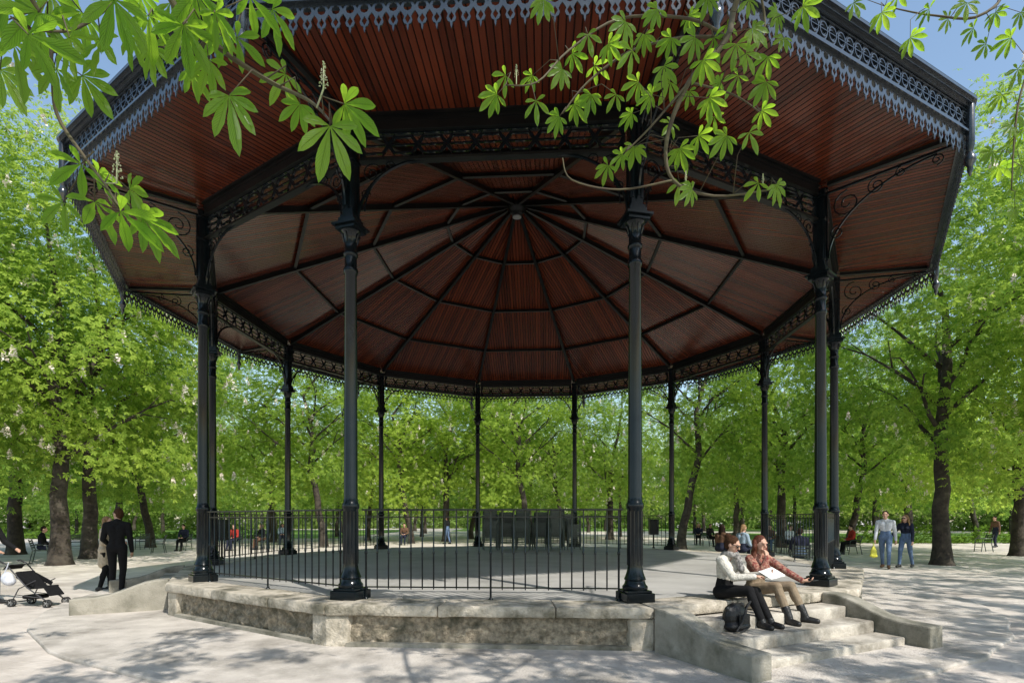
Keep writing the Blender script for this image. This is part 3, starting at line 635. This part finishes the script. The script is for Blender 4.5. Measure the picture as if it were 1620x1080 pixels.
for i in range(n):
    x=-Wf/2+cw*i; c=x+cw/2
    for (u,v) in((.02,-.115),(.15,-.14),(.26,-.17),(.17,-.205),(.26,-.235),(.42,-.245),(.43,-.27),(.5,-.305),(.57,-.27),(.58,-.245),(.74,-.235),(.83,-.205),(.74,-.17),(.85,-.14),(.98,-.115)):
        out.append((x+u*cw,v))
    holes.append([(c,-.145),(c+cw*.19,-.19),(c,-.235),(c-cw*.19,-.19)])
    holes.append([(c+math.cos(q*PI/4)*cw*.30,-.074+math.sin(q*PI/4)*cw*.30) for q in range(8)])
    if i<n-1: holes.append([(x+cw,-.070),(x+cw+cw*.17,-.028),(x+cw-cw*.17,-.028)][::-1])
out.append((Wf/2,0))
me=plate([out]+holes,.012); me.transform(Matrix.Translation((0,-(AE+.02),6.466))@Matrix.Rotation(PI/2,4,'X')); link('fringe',me,IRONB,cor,fix=False)
bays(cor,ALL)
b=MB(); rr=(AE+.05)/math.cos(R(15)); b.lathe([(.03,6.88),(.05,6.8),(.05,6.3),(.03,6.22),(.06,6.16),(.065,6.10),(.03,6.04),(.035,6.0),(.008,5.92)],12,(0,-rr,0)); pd=obj('corner_pendant',b,IRONB,BS,True); bays(pd,COLS)
# stairs
xl,xr=-1.94,1.28; ct=.27
for i in range(3):
    b=MB(); y0=-(APL+.05)-i*.36; z=.405-.135*i
    b.box(((xl+xr)/2,y0-.18,z/2),(xr-xl-2*ct-.012,.36-.006,z))
    s=obj('step',b,STEP,BS,True,.018); chip(s,.008,4); bays(s,[1,4,7,10])
prof=[(0,0),(0,.545),(.18,.54),(.34,.51),(.5,.45),(.66,.385),(.82,.335),(1.0,.305),(1.32,.295),(1.32,0)]
for x0 in(xl,xr-ct):
    b=MB(); b.prism(prof,lambda p:(x0,-(APL+.065)-p[0],p[1]),lambda p:(x0+ct,-(APL+.065)-p[0],p[1])); s=obj('cheek_wall',b,CEMENT,BS,False,.022); bays(s,[1,4,7,10])
# ------------------------------------------------------------ railings
rl={0:'black iron railing between the two front columns facing the camera',11:'black iron railing angled away left of the front bay',2:'black iron railing just right of the steps, seen nearly edge on',3:'black iron railing at the right side between two slim columns',5:'black iron railing at the back right behind the right front column',6:'black iron railing at the back behind the stacked chairs',8:'black iron railing at the back left of the bandstand',9:'black iron railing along the far left side of the bandstand'}
r0=None
for k,lb in rl.items():
    if r0 is None:
        r0=empty('railing',(CX,CY,0),0); hl2=1.58; y=-AP
        b=MB(); b.box((0,y,F+1.12),(hl2*2+.1,.045,.022)); obj('top_rail',b,IRON,r0,bevel=.005)
        for zz,hh in((F+1.03,.014),(F+.15,.016)):
            b=MB(); b.box((0,y,zz),(hl2*2,.022,hh)); obj('cross_rail',b,IRON,r0)
        nb=22; bb=None
        for i in range(nb+1):
            x=-hl2+2*hl2*i/nb
            if i%11==0:
                b=MB(); b.lathe([(.032,F),(.028,F+.012),(.013,F+.03),(.013,F+.56),(.019,F+.57),(.019,F+.60),(.013,F+.61),(.013,F+1.11)],10,(x,y,0)); obj('railing_post',b,IRON,r0,True)
            elif bb is None:
                b=MB(); b.lathe([(.005,F+.12),(.0095,F+.15),(.0095,F+.56),(.014,F+.57),(.014,F+.60),(.0095,F+.61),(.0095,F+1.11)],8,(0,y,0)); bb=obj('baluster',b,IRON,r0,True); bb.location.x=x
            else:
                c=copy_tree(bb,r0); c.location.x=x
        o=r0
    else: o=copy_tree(r0)
    o.rotation_euler=(0,0,PH0+R(30*k)); tag(o,lb,'railing','iron railings around the bandstand')
for px,Y,lb in((351,13.9,'dark box shaped litter bin hung inside the left side of the bandstand'),(1034,19.0,'dark box shaped litter bin near the back right railing')):
    e=empty('litter_bin',gpos(px,Y)+V(0,0,F),0,lb,'bin'); b=MB(); b.box((0,0,.72),(.30,.30,.5)); b.box((0,0,.985),(.33,.33,.03)); obj('container',b,IRON2,e,bevel=.02); b=MB(); b.lathe([(.06,0),(.025,.05),(.025,.47)],10); obj('stand',b,IRON2,e)
# ------------------------------------------------------------ ground
b=MB()
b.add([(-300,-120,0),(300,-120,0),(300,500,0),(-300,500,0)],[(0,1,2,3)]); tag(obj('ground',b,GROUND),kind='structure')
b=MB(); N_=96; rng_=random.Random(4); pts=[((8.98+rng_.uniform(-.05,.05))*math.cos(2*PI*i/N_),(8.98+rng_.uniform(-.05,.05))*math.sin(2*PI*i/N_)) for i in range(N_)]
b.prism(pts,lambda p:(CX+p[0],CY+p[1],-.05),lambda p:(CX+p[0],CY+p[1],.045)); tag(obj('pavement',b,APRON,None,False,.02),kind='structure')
for nm,(x0,x1,y0,y1) in {'a':(18,70,36,60),'b':(-70,-14,44,80),'c':(-8,40,70,100)}.items():
    b=MB(); b.add([(x0,y0,.012),(x1,y0,.012),(x1,y1,.012),(x0,y1,.012)],[(0,1,2,3)]); tag(obj('lawn',b,GRASS),kind='structure')
# ------------------------------------------------------------ trees
def leafcloud(cen,L,seed,outc,mat_,name,up=1.0,nl=5):
    rng=np.random.default_rng(seed); n=len(cen)
    o=cen-np.array(outc); o/=np.linalg.norm(o,axis=1,keepdims=True)+1e-6
    nr=np.array([0,0,up])+.55*rng.normal(size=(n,3))+.55*o; nr/=np.linalg.norm(nr,axis=1,keepdims=True)
    t=rng.normal(size=(n,3))+o*.8; t-=nr*(t*nr).sum(1,keepdims=True); t/=np.linalg.norm(t,axis=1,keepdims=True); s=np.cross(nr,t)
    Ls=L*(.7+.6*rng.random((n,1)))
    vs=[]
    for a in np.linspace(-2.0,2.0,nl):
        d=np.cos(a)*t+np.sin(a)*s+np.array([0,0,-.35]); pr=np.cross(nr,d); k=Ls*(1-.12*abs(a)); b0=cen
        vs.append(np.stack([b0,b0+d*k*.62+pr*k*.2,b0+d*k,b0+d*k*.62-pr*k*.2],1))
    v=np.concatenate(vs,0).reshape(-1,3).astype(np.float32); nf=len(v)//4
    me=bpy.data.meshes.new(name); me.vertices.add(len(v)); me.vertices.foreach_set('co',v.ravel())
    me.loops.add(nf*4); me.loops.foreach_set('vertex_index',np.arange(nf*4,dtype=np.int32))
    me.polygons.add(nf); me.polygons.foreach_set('loop_start',np.arange(0,nf*4,4,dtype=np.int32)); me.update(calc_edges=True); me.materials.append(mat_); return me
def tree_parts(seed,H=14,rx=4.3,zb=3.4,r=.26,lean=(0,0),nclump=150,nleaf=48,L=.17,m=LEAF,fork=4.2,flowers=70,nl=5,spread=1.0,hang=0):
    rng=np.random.default_rng(seed); rd=random.Random(seed)
    cz_=(H+zb)/2; rz=(H-zb)/2; top=V(lean[0],lean[1],0)
    b=MB(); tp=[V(0,0,-.1),V(0,0,.15),V(0,0,.6)]; rs=[r*1.7,r*1.3,r*1.08]
    for i in range(1,7):
        t=i/6; tp.append(V(top.x*t+rd.uniform(-.06,.06),top.y*t+rd.uniform(-.06,.06),.6+(fork-.6)*t)); rs.append(r*(1-.25*t))
    f0=tp[-1]
    for i in range(1,5): tp.append(f0+V(rd.uniform(-.3,.3)*i,rd.uniform(-.3,.3)*i,(H-fork)*.8*i/4)); rs.append(r*.7*(1-i/4.6))
    b.tube(tp,rs,10)
    for q in range(8):
        a=q*2.4+rd.random(); z0=fork-.5+q*.45; st_=V(f0.x*min(1,z0/fork),f0.y*min(1,z0/fork),z0); ln=rx*rd.uniform(.5,.75)
        pts=[st_]; 
        for i in range(1,5):
            t=i/4; pts.append(st_+V(math.cos(a)*ln*t+rd.uniform(-.15,.15),math.sin(a)*ln*t+rd.uniform(-.15,.15),ln*(1.05*t-.2*t*t)+rd.uniform(-.1,.1)))
        b.tube(pts,[r*.34*(1-t/4.4) for t in range(5)],7)
        for w in range(2):
            p0=pts[2+w%2]; a2=a+rd.uniform(-1.2,1.2); b.tube([p0,p0+V(math.cos(a2)*.7,math.sin(a2)*.7,.4),p0+V(math.cos(a2)*1.4,math.sin(a2)*1.4,rd.uniform(.2,1))],[.035,.025,.012],5)
    trunk=b.mesh('trunk')
    d=rng.normal(size=(nclump,3)); d/=np.linalg.norm(d,axis=1,keepdims=True)
    rad=.42+.58*rng.random((nclump,1))**.5; rad*=1+.13*np.sin(d[:,:1]*5+seed)+.1*np.cos(d[:,1:2]*7+seed)
    c=d*rad*np.array([rx,rx,rz]); c[:,2]=np.where(c[:,2]<0,c[:,2]*.92,c[:,2]); c+=np.array([top.x*1.2,top.y*1.2,cz_])
    if hang:
        a=rng.uniform(0,6.28,hang); rr_=rx*rng.uniform(.55,1.0,hang); c=np.concatenate([c,np.stack([np.cos(a)*rr_,np.sin(a)*rr_,rng.uniform(2.2,4.4,hang)],1)],0); d=np.concatenate([d,np.zeros((hang,3))],0); nclump+=hang
    sz=(.45+.45*rng.random((nclump,1,1)))*spread
    lv=(c[:,None,:]+rng.normal(size=(nclump,nleaf,3))*np.array([.75,.75,.42])*sz).reshape(-1,3)
    lv=lv[lv[:,2]>1.8]
    crown=leafcloud(lv,L,seed,(top.x,top.y,cz_-1.5),m,'crown',nl=nl)
    bl=None
    if flowers:
        idx=rng.integers(0,nclump,flowers); base=c[idx]+d[idx]*.7+rng.normal(size=(flowers,3))*.3
        vs=[];fs=[]
        for p in base:
            for q in range(18):
                t=q/18; a=q*2.4; r_=.075*(1-t)+.008; c_=p+np.array([math.cos(a)*r_,math.sin(a)*r_,.30*t]); e=rng.normal(size=3)*.026; g=rng.normal(size=3)*.026
                o=len(vs); vs+=[tuple(c_-e),tuple(c_+g),tuple(c_+e),tuple(c_-g)]; fs.append((o,o+1,o+2,o+3))
        bl=bpy.data.meshes.new('blossom'); bl.from_pydata(vs,[],fs); bl.materials.append(BLOSS)
    return trunk,crown,bl
def plant(parts,loc,rz,sc,label,group=None,name='chestnut_tree'):
    t=empty(name,loc,rz,label,'tree',group); t.scale=(sc,sc,sc)
    link('trunk',parts[0],BARK,t,'all',fix=False); link('crown',parts[1],None,t,fix=False)
    if parts[2]: tag(link('blossom',parts[2],None,t,fix=False),kind='stuff')
    return t
VAR=[tree_parts(11,H=15.5,nclump=250,nleaf=54,L=.145,rx=4.6,flowers=210,zb=3.0,hang=16),tree_parts(12,H=14.5,rx=4.9,zb=2.8,fork=3.8,nclump=250,nleaf=54,L=.145,flowers=210,hang=16),tree_parts(13,H=14.5,rx=4.2,zb=3.1,r=.20,lean=(.8,.2),fork=4.6,nclump=185,nleaf=46,L=.16,flowers=50,hang=16),tree_parts(14,H=15.5,rx=5.0,zb=3.0,r=.26,fork=4.6,nclump=255,nleaf=50,L=.15,flowers=40,hang=16)]
VARF=[tree_parts(21,H=14,m=LEAF2,flowers=0,nclump=170,nleaf=34,L=.21,r=.17,nl=4,rx=4.2,zb=3.0,hang=18),tree_parts(22,H=13.5,rx=4.5,zb=3.2,m=LEAF2,flowers=0,nclump=170,nleaf=34,L=.21,r=.19,lean=(-.5,0),nl=4,hang=18)]
main=[(95,18.5,1,0,1.05,'chestnut tree with thick trunk and white blossom, nearest at left'),
(142,21.5,0,1.3,1.0,'chestnut tree just right of the thickest left trunk'),
(25,24,3,2.2,1.05,'chestnut tree at the far left edge behind the stroller'),
(-230,16,0,.4,1.08,'tall blossoming chestnut whose crown fills the upper left edge'),
(238,30,2,3.9,1,'slimmer chestnut tree just left of the left column'),
(1490,18.5,3,1.0,.98,'big chestnut tree with a dark trunk right of the walking couple'),
(1612,23,1,2.0,1,'chestnut tree at the right edge, behind the big right trunk'),
(1790,16,0,.5,1.0,'chestnut whose crown spills in at the right edge'),
(1078,27.5,2,2*PI-.3,1.05,'leaning chestnut tree seen right of the right front column'),
(1236,30,0,4.0,.95,'chestnut tree between the two right hand back columns'),
(1345,31,2,5.0,.95,'slim chestnut trunk just right of the right hand columns'),
(838,34,2,2.5,1,'forked chestnut tree straight behind the stacked chairs'),
(706,38,0,2,.95,'slim chestnut trunk left of the stacked chairs'),
(650,35,2,3,.95,'chestnut trunk just right of the second back column'),
(512,31,2,PI-.4,1.0,'leaning chestnut trunk left of the left front column'),
(1437,36,1,.2,1,'chestnut trunk behind the walking couple'),
(430,37,0,5,1,'chestnut trunk seen behind the far left railing'),
(965,42,1,4,1,'thin chestnut trunk left of the right front column'),
(188,34,1,5.5,.9,'small distant chestnut trunk behind the man in black'),
(1165,44,3,1.7,.9,'chestnut trunk seen through the far right opening'),
(785,50,2,4.4,1,'thin distant chestnut trunk just left of the chair stacks'),
(582,40,2,1.1,.9,'slim chestnut trunk midway between the left front and second back column'),
(745,43,2,5.6,.92,'slim chestnut trunk beside the central back column'),
(892,40,2,3.3,.9,'slim chestnut trunk beside the sixth chair stack'),
(1385,42,2,.9,.9,'slim chestnut trunk directly left of the walking couple'),
(1545,40,2,2.9,.95,'slim chestnut trunk between the two big right hand trunks'),
(330,42,2,4.9,.9,'slim chestnut trunk glimpsed between the two left columns')]
for px,Y,v,rz,sc,lb in main: plant(VAR[v],gpos(px,Y),rz,sc,lb,'chestnut trees around the bandstand')
rd=random.Random(5)
for row,Y in enumerate((51,61,72)):
    nx=int(2.1*Y/9)
    for i in range(nx+1):
        X=-1.05*Y+i*9+rd.uniform(-2.4,2.4); 
        plant(VARF[rd.randint(0,1)],(X,Y+rd.uniform(-3.5,3.5),0),rd.uniform(0,6),rd.uniform(.8,1.12),'slender chestnut tree in the far rows beyond the gravel','trees in the far rows')
rng=np.random.default_rng(9); n=46000
a=rng.uniform(-1.05,1.05,n); r_=rng.uniform(90,108,n); h=rng.random(n)**1.2*(14+3*np.sin(a*23)+2*np.sin(a*57))
cen=np.stack([np.sin(a)*r_,np.cos(a)*r_,h],1); me=leafcloud(cen,.8,9,(0,60,5),LEAF3,'distant_woodland',nl=4); tag(link('distant_woodland',me,None,fix=False),'green far off woodland closing the view behind all the trees','woodland',kind='stuff')
for (x0,x1,Y,lb) in((20,60,35.2,'low dark hedge along the lawn at the right'),(-60,-18,43,'low hedge along the lawn at the left')):
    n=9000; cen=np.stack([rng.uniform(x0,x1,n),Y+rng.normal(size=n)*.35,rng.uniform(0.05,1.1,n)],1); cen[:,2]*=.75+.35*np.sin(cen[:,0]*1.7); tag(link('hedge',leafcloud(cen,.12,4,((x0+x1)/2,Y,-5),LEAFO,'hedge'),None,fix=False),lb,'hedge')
# ------------------------------------------------------------ overhanging near trees
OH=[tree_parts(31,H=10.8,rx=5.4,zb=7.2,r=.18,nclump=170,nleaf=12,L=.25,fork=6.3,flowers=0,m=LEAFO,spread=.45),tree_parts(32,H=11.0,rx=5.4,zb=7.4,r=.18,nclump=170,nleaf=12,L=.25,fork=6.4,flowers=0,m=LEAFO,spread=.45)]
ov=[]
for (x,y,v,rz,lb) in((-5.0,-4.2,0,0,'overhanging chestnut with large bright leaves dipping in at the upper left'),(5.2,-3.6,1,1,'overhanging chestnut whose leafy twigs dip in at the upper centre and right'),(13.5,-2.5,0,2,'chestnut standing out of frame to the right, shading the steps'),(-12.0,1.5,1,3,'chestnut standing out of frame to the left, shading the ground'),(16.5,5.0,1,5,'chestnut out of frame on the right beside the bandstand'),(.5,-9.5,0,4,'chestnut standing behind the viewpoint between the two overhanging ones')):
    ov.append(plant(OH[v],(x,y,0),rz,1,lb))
def leaflet(b,uvs,c,d,n,L,w,droop):
    rows=8; s=n.cross(d).normalized(); base=len(b.v); vs=[]
    for i in range(rows+1):
        t=i/rows; sh=math.sin(PI*min(1,t**1.55))**.75 if 0<t<1 else 0
        sh=max(sh,.03 if t<.5 else .0)
        p=c+d*L*t-V(0,0,1)*droop*L*t*t
        for u in(-1,0,1):
            rip=.02*L*math.sin(i*2.3)*abs(u)
            vs.append(p+s*u*w*sh+n*(abs(u)*w*sh*.35+rip)); uvs.append((u,t))
    fs=[]
    for i in range(rows):
        for j in range(2): a=i*3+j; fs.append((a,a+1,a+4,a+3))
    b.add(vs,fs)
def palm(b,uvs,c,d,n,L,rd,nl=None):
    nl=nl or rd.choice((5,6,7,7)); s=n.cross(d).normalized()
    for i in range(nl):
        f_=(i/(nl-1)-.5)*2; a=f_*rd.uniform(1.75,2.0); l=L*(1-.38*abs(f_)**1.3)*rd.uniform(.93,1.05)
        dd=(d*math.cos(a)+s*math.sin(a)+n*rd.uniform(-.12,.05)).normalized(); nn=(n-dd*n.dot(dd)).normalized()
        leaflet(b,uvs,c,dd,nn,l,l*.155,rd.uniform(.12,.35))
mat_spike=mat('flower_bud',(.34,.42,.18),.8,(.5,.48,.33),60)
def branchset(root,leaves,stems,spikes,seed,Ls):
    rd=random.Random(seed); b=MB(); uvs=[]; inv=root.matrix_basis.inverted()
    tw=MB()
    for pts,rs in stems:
        P=[Vector(p) for p in pts]; out=[];rr=[]
        for i in range(len(P)-1):
            p0=P[max(i-1,0)];p1=P[i];p2=P[i+1];p3=P[min(i+2,len(P)-1)]
            for q in range(5):
                t=q/5; out.append(.5*((2*p1)+(p2-p0)*t+(2*p0-5*p1+4*p2-p3)*t*t+(3*p1-p0-3*p2+p3)*t**3)); rr.append(rs[0]+(rs[1]-rs[0])*(i+t)/(len(P)-1))
        out.append(P[-1]); rr.append(rs[1]); tw.tube([inv@p for p in out],rr,7)
    nodes=[]
    for pts,_ in stems: 
        for i in range(len(pts)-1):
            for t in(0,.33,.66,1): nodes.append(Vector(pts[i]).lerp(Vector(pts[i+1]),t))
    for lf in leaves:
        c=Vector(lf[0]); L=lf[1]*.96
        if len(lf)>2: ang=lf[2]
        else: ang=rd.uniform(-70,70)
        mode=rd.random()
        if mode<.45: n=V(rd.uniform(-.45,.45),-.9,rd.uniform(-.55,.1))
        else: n=V(rd.uniform(-.4,.4),.6+rd.uniform(-.25,.2),.75)
        n.normalize()
        d=V(math.sin(R(ang)),0,-math.cos(R(ang))); d=(d-n*d.dot(n)).normalized()
        palm(b,uvs,c,d,n,L,rd)
        nd=min(nodes,key=lambda q:(q-c).length)
        mid=(nd+c)/2-d*.04-V(0,0,-.02); tw.tube([inv@nd,inv@mid,inv@c],[.003,.0022,.002],5)
    b.v=[tuple(inv@Vector(p)) for p in b.v]
    me=b.mesh('leaves'); uvl=me.uv_layers.new(name='UVMap')
    for l in me.loops: uvl.data[l.index].uv=uvs[l.vertex_index]
    link('overhanging_leaves',me,NLEAF,root,'all',fix=False); obj('branch',tw,TWIG,root,'all')
    for p,h in spikes:
        s=MB(); p=Vector(p); nd=min(nodes,key=lambda q:(q-p).length)
        s.tube([inv@nd,inv@p,inv@(p+V(0,0,h))],[.003,.003,.002],5)
        for q in range(46):
            t=rd.random(); a=rd.random()*6.28; r0=h*.17*(1-t*.8); c=p+V(math.cos(a)*r0,math.sin(a)*r0,h*(t*.95+.05)); s.ellip(inv@c,(h*.026,)*3,None,6,4)
        obj('flower_spike',s,mat_spike,root,'all')
for o in ov: bpy.context.view_layer.update()
LL=[]
def lf(px,py,Y,L,*a): LL.append((at(px,py,Y),L,*a))
for q in((362,152,1.75,.135,5),(452,118,1.9,.10,-60),(475,165,1.9,.09,-20),(522,200,1.7,.145,8),(545,165,1.75,.12,50),(430,15,1.9,.12,0),(330,95,1.9,.11,-30),(375,60,1.8,.10,40),(290,40,1.7,.13,10),
 (235,25,1.7,.13,-20),(180,0,1.6,.13,10),(60,20,1.6,.14,-20),(110,60,1.6,.11,20),(20,70,1.7,.14,-30),(130,120,1.8,.12,40),(300,110,2.0,.10,20),(240,75,1.8,.11,30),(90,110,1.7,.10,-40),
 (128,260,1.8,.11,-70),(150,320,1.75,.14,-15),(190,335,1.7,.15,22),(205,300,1.8,.11,50),(100,320,1.85,.10,-60),(225,345,1.8,.13,30),(155,275,1.9,.1,70),
 (10,-10,1.7,.16,0),(310,-10,1.7,.13,0),(395,-5,1.8,.12,20),(340,20,1.7,.1,0),(160,65,1.75,.12,-10),(205,55,1.85,.11,50),(45,55,1.5,.13,60),(270,5,1.9,.12,30),(130,20,1.9,.13,-50),(350,55,2.0,.1,-50),(80,-10,1.9,.13,20),(220,-15,1.9,.13,-10),(0,110,1.9,.12,30)): lf(*q)
g=lambda px,py,Y:at(px,py,Y)
stL=[([(-4.8,-4.0,7.3),(-2.6,-.8,5.8),(-1.6,.8,4.6),g(240,-60,1.75),g(330,60,1.8),g(420,125,1.85),g(490,160,1.8),g(525,195,1.7)],(.018,.003)),
 ([(-2.6,-.8,5.8),(-1.7,.8,4.0),g(40,-20,1.7),g(80,90,1.75),g(90,180,1.8),g(135,250,1.8),g(165,290,1.75),g(190,330,1.7)],(.010,.003)),
 ([g(240,-60,1.75),g(160,20,1.7),g(100,50,1.65),g(20,40,1.6)],(.007,.003)),([g(330,60,1.8),g(300,90,1.9),g(250,70,1.8)],(.005,.003))]
branchset(ov[0],LL,stL,[(g(512,140,1.75),.085),(g(185,290,1.75),.10),(g(60,80,1.7),.08)],3,1)
rd=random.Random(12); LL=[]
cs=[(800,120),(842,120),(848,160),(786,150),(905,85),(930,55),(962,70),(990,35),(1000,80),(1050,105),(1062,60),(1090,145),(1112,95),(1130,185),(1168,120),(1180,85),(1205,175),(1090,25),(1150,40),(1190,45),(885,185),(908,165),(985,245),(1003,232),(962,262),(1095,300),(1075,290),(1200,290),(1228,292),(1062,195),(1122,155),(940,105),(1032,150),(1212,130),(860,0),(1150,215),(1040,15),(1105,215),(1010,130),(935,150),(1075,235),(1130,60),(1165,70),(1020,55),(1060,130),(1185,210),(1140,130),(975,150),(1100,60),(890,110),(1000,180),(1215,90),(1185,0),(1120,-5),(1230,20),(1270,10),(1240,60)]
for px,py in cs: LL.append((at(px,py,rd.uniform(3.2,3.9)),rd.uniform(.10,.14)))
for px,py in((1395,20),(1440,60),(1470,15),(1500,30),(1540,45),(1575,20),(1600,60),(1585,150),(1610,180),(1595,230),(1612,290),(1560,70),(1610,110),(1420,-5),(1615,20),(1350,5),(1530,5),(1605,330),(1580,265),(1618,210),(1600,200),(1570,240),(1615,260)): LL.append((at(px,py,rd.uniform(3.9,4.6)),rd.uniform(.10,.14)))
stR=[([(4.9,-3.4,7.2),(3.0,-.5,6.6),(2.0,2.0,6.0),g(1190,-60,3.6),g(1150,60,3.55),g(1090,130,3.5),g(1055,220,3.5),g(1065,285,3.5),g(1130,310,3.5),g(1220,300,3.5)],(.03,.005)),
 ([g(1150,60,3.55),g(1080,60,3.6),g(1000,80,3.5),g(930,130,3.5),g(890,180,3.5)],(.012,.004)),([g(1150,60,3.55),g(1090,30,3.6),g(980,30,3.7),g(900,80,3.6),g(850,130,3.4),g(800,135,3.4)],(.012,.003)),
 ([g(1090,130,3.5),g(1030,200,3.4),g(990,240,3.4)],(.008,.004)),([g(1090,130,3.5),g(1160,150,3.6),g(1205,180,3.6)],(.008,.004)),([g(890,250,3.4),g(905,285,3.4),g(980,300,3.5),g(1065,285,3.5)],(.003,.007)),
 ([g(1190,-60,3.6),g(1210,40,3.7),g(1180,110,3.6)],(.010,.004)),
 ([(3.0,-.5,6.6),(4.2,2.2,6.6),g(1640,-80,4.3),g(1560,20,4.2),g(1480,25,4.3),g(1400,10,4.4)],(.02,.004)),([g(1640,-80,4.3),g(1640,60,4.3),g(1610,170,4.2),g(1600,300,4.2)],(.015,.004))]
branchset(ov[1],LL,stR,[(g(817,122,3.45),.08),(g(1207,290,3.5),.06),(g(1085,285,3.5),.06)],8,1)
# ------------------------------------------------------------ light, sky, camera
S.world=bpy.data.worlds.new('World'); S.world.use_nodes=True; nt=S.world.node_tree
sky=nt.nodes.new('ShaderNodeTexSky'); sky.sky_type='NISHITA'; sky.sun_disc=False
sd=V(.50,-.66,0).normalized(); el=R(48); sd=V(sd.x*math.cos(el),sd.y*math.cos(el),math.sin(el))
sky.sun_elevation=el; sky.sun_rotation=math.atan2(sd.x,sd.y); sky.air_density=1.3; sky.dust_density=1.0; sky.ozone_density=1.4
mu=nt.nodes.new('ShaderNodeMixRGB'); mu.blend_type='MULTIPLY'; mu.inputs[0].default_value=1; mu.inputs[2].default_value=(1.45,1.45,1.4,1)
bgn=nt.nodes['Background']; nt.links.new(sky.outputs[0],mu.inputs[1]); nt.links.new(mu.outputs[0],bgn.inputs[0]); bgn.inputs[1].default_value=.15
sl=bpy.data.lights.new('sun','SUN'); sl.energy=5; sl.angle=R(.4); sl.color=(1,.95,.87); so=bpy.data.objects.new('sun',sl); COL.objects.link(so); so.rotation_euler=sd.to_track_quat('Z','Y').to_euler()
cam=bpy.data.cameras.new('camera'); cam.lens=865/1620*36; cam.sensor_width=36; cam.shift_y=(821-540)/1620; cam.clip_start=.05; cam.clip_end=2000
co=bpy.data.objects.new('camera',cam); COL.objects.link(co); co.location=(0,0,1.54); co.rotation_euler=(PI/2,0,0); S.camera=co
S.view_settings.view_transform='Standard'; S.view_settings.look='None'; S.view_settings.exposure=0
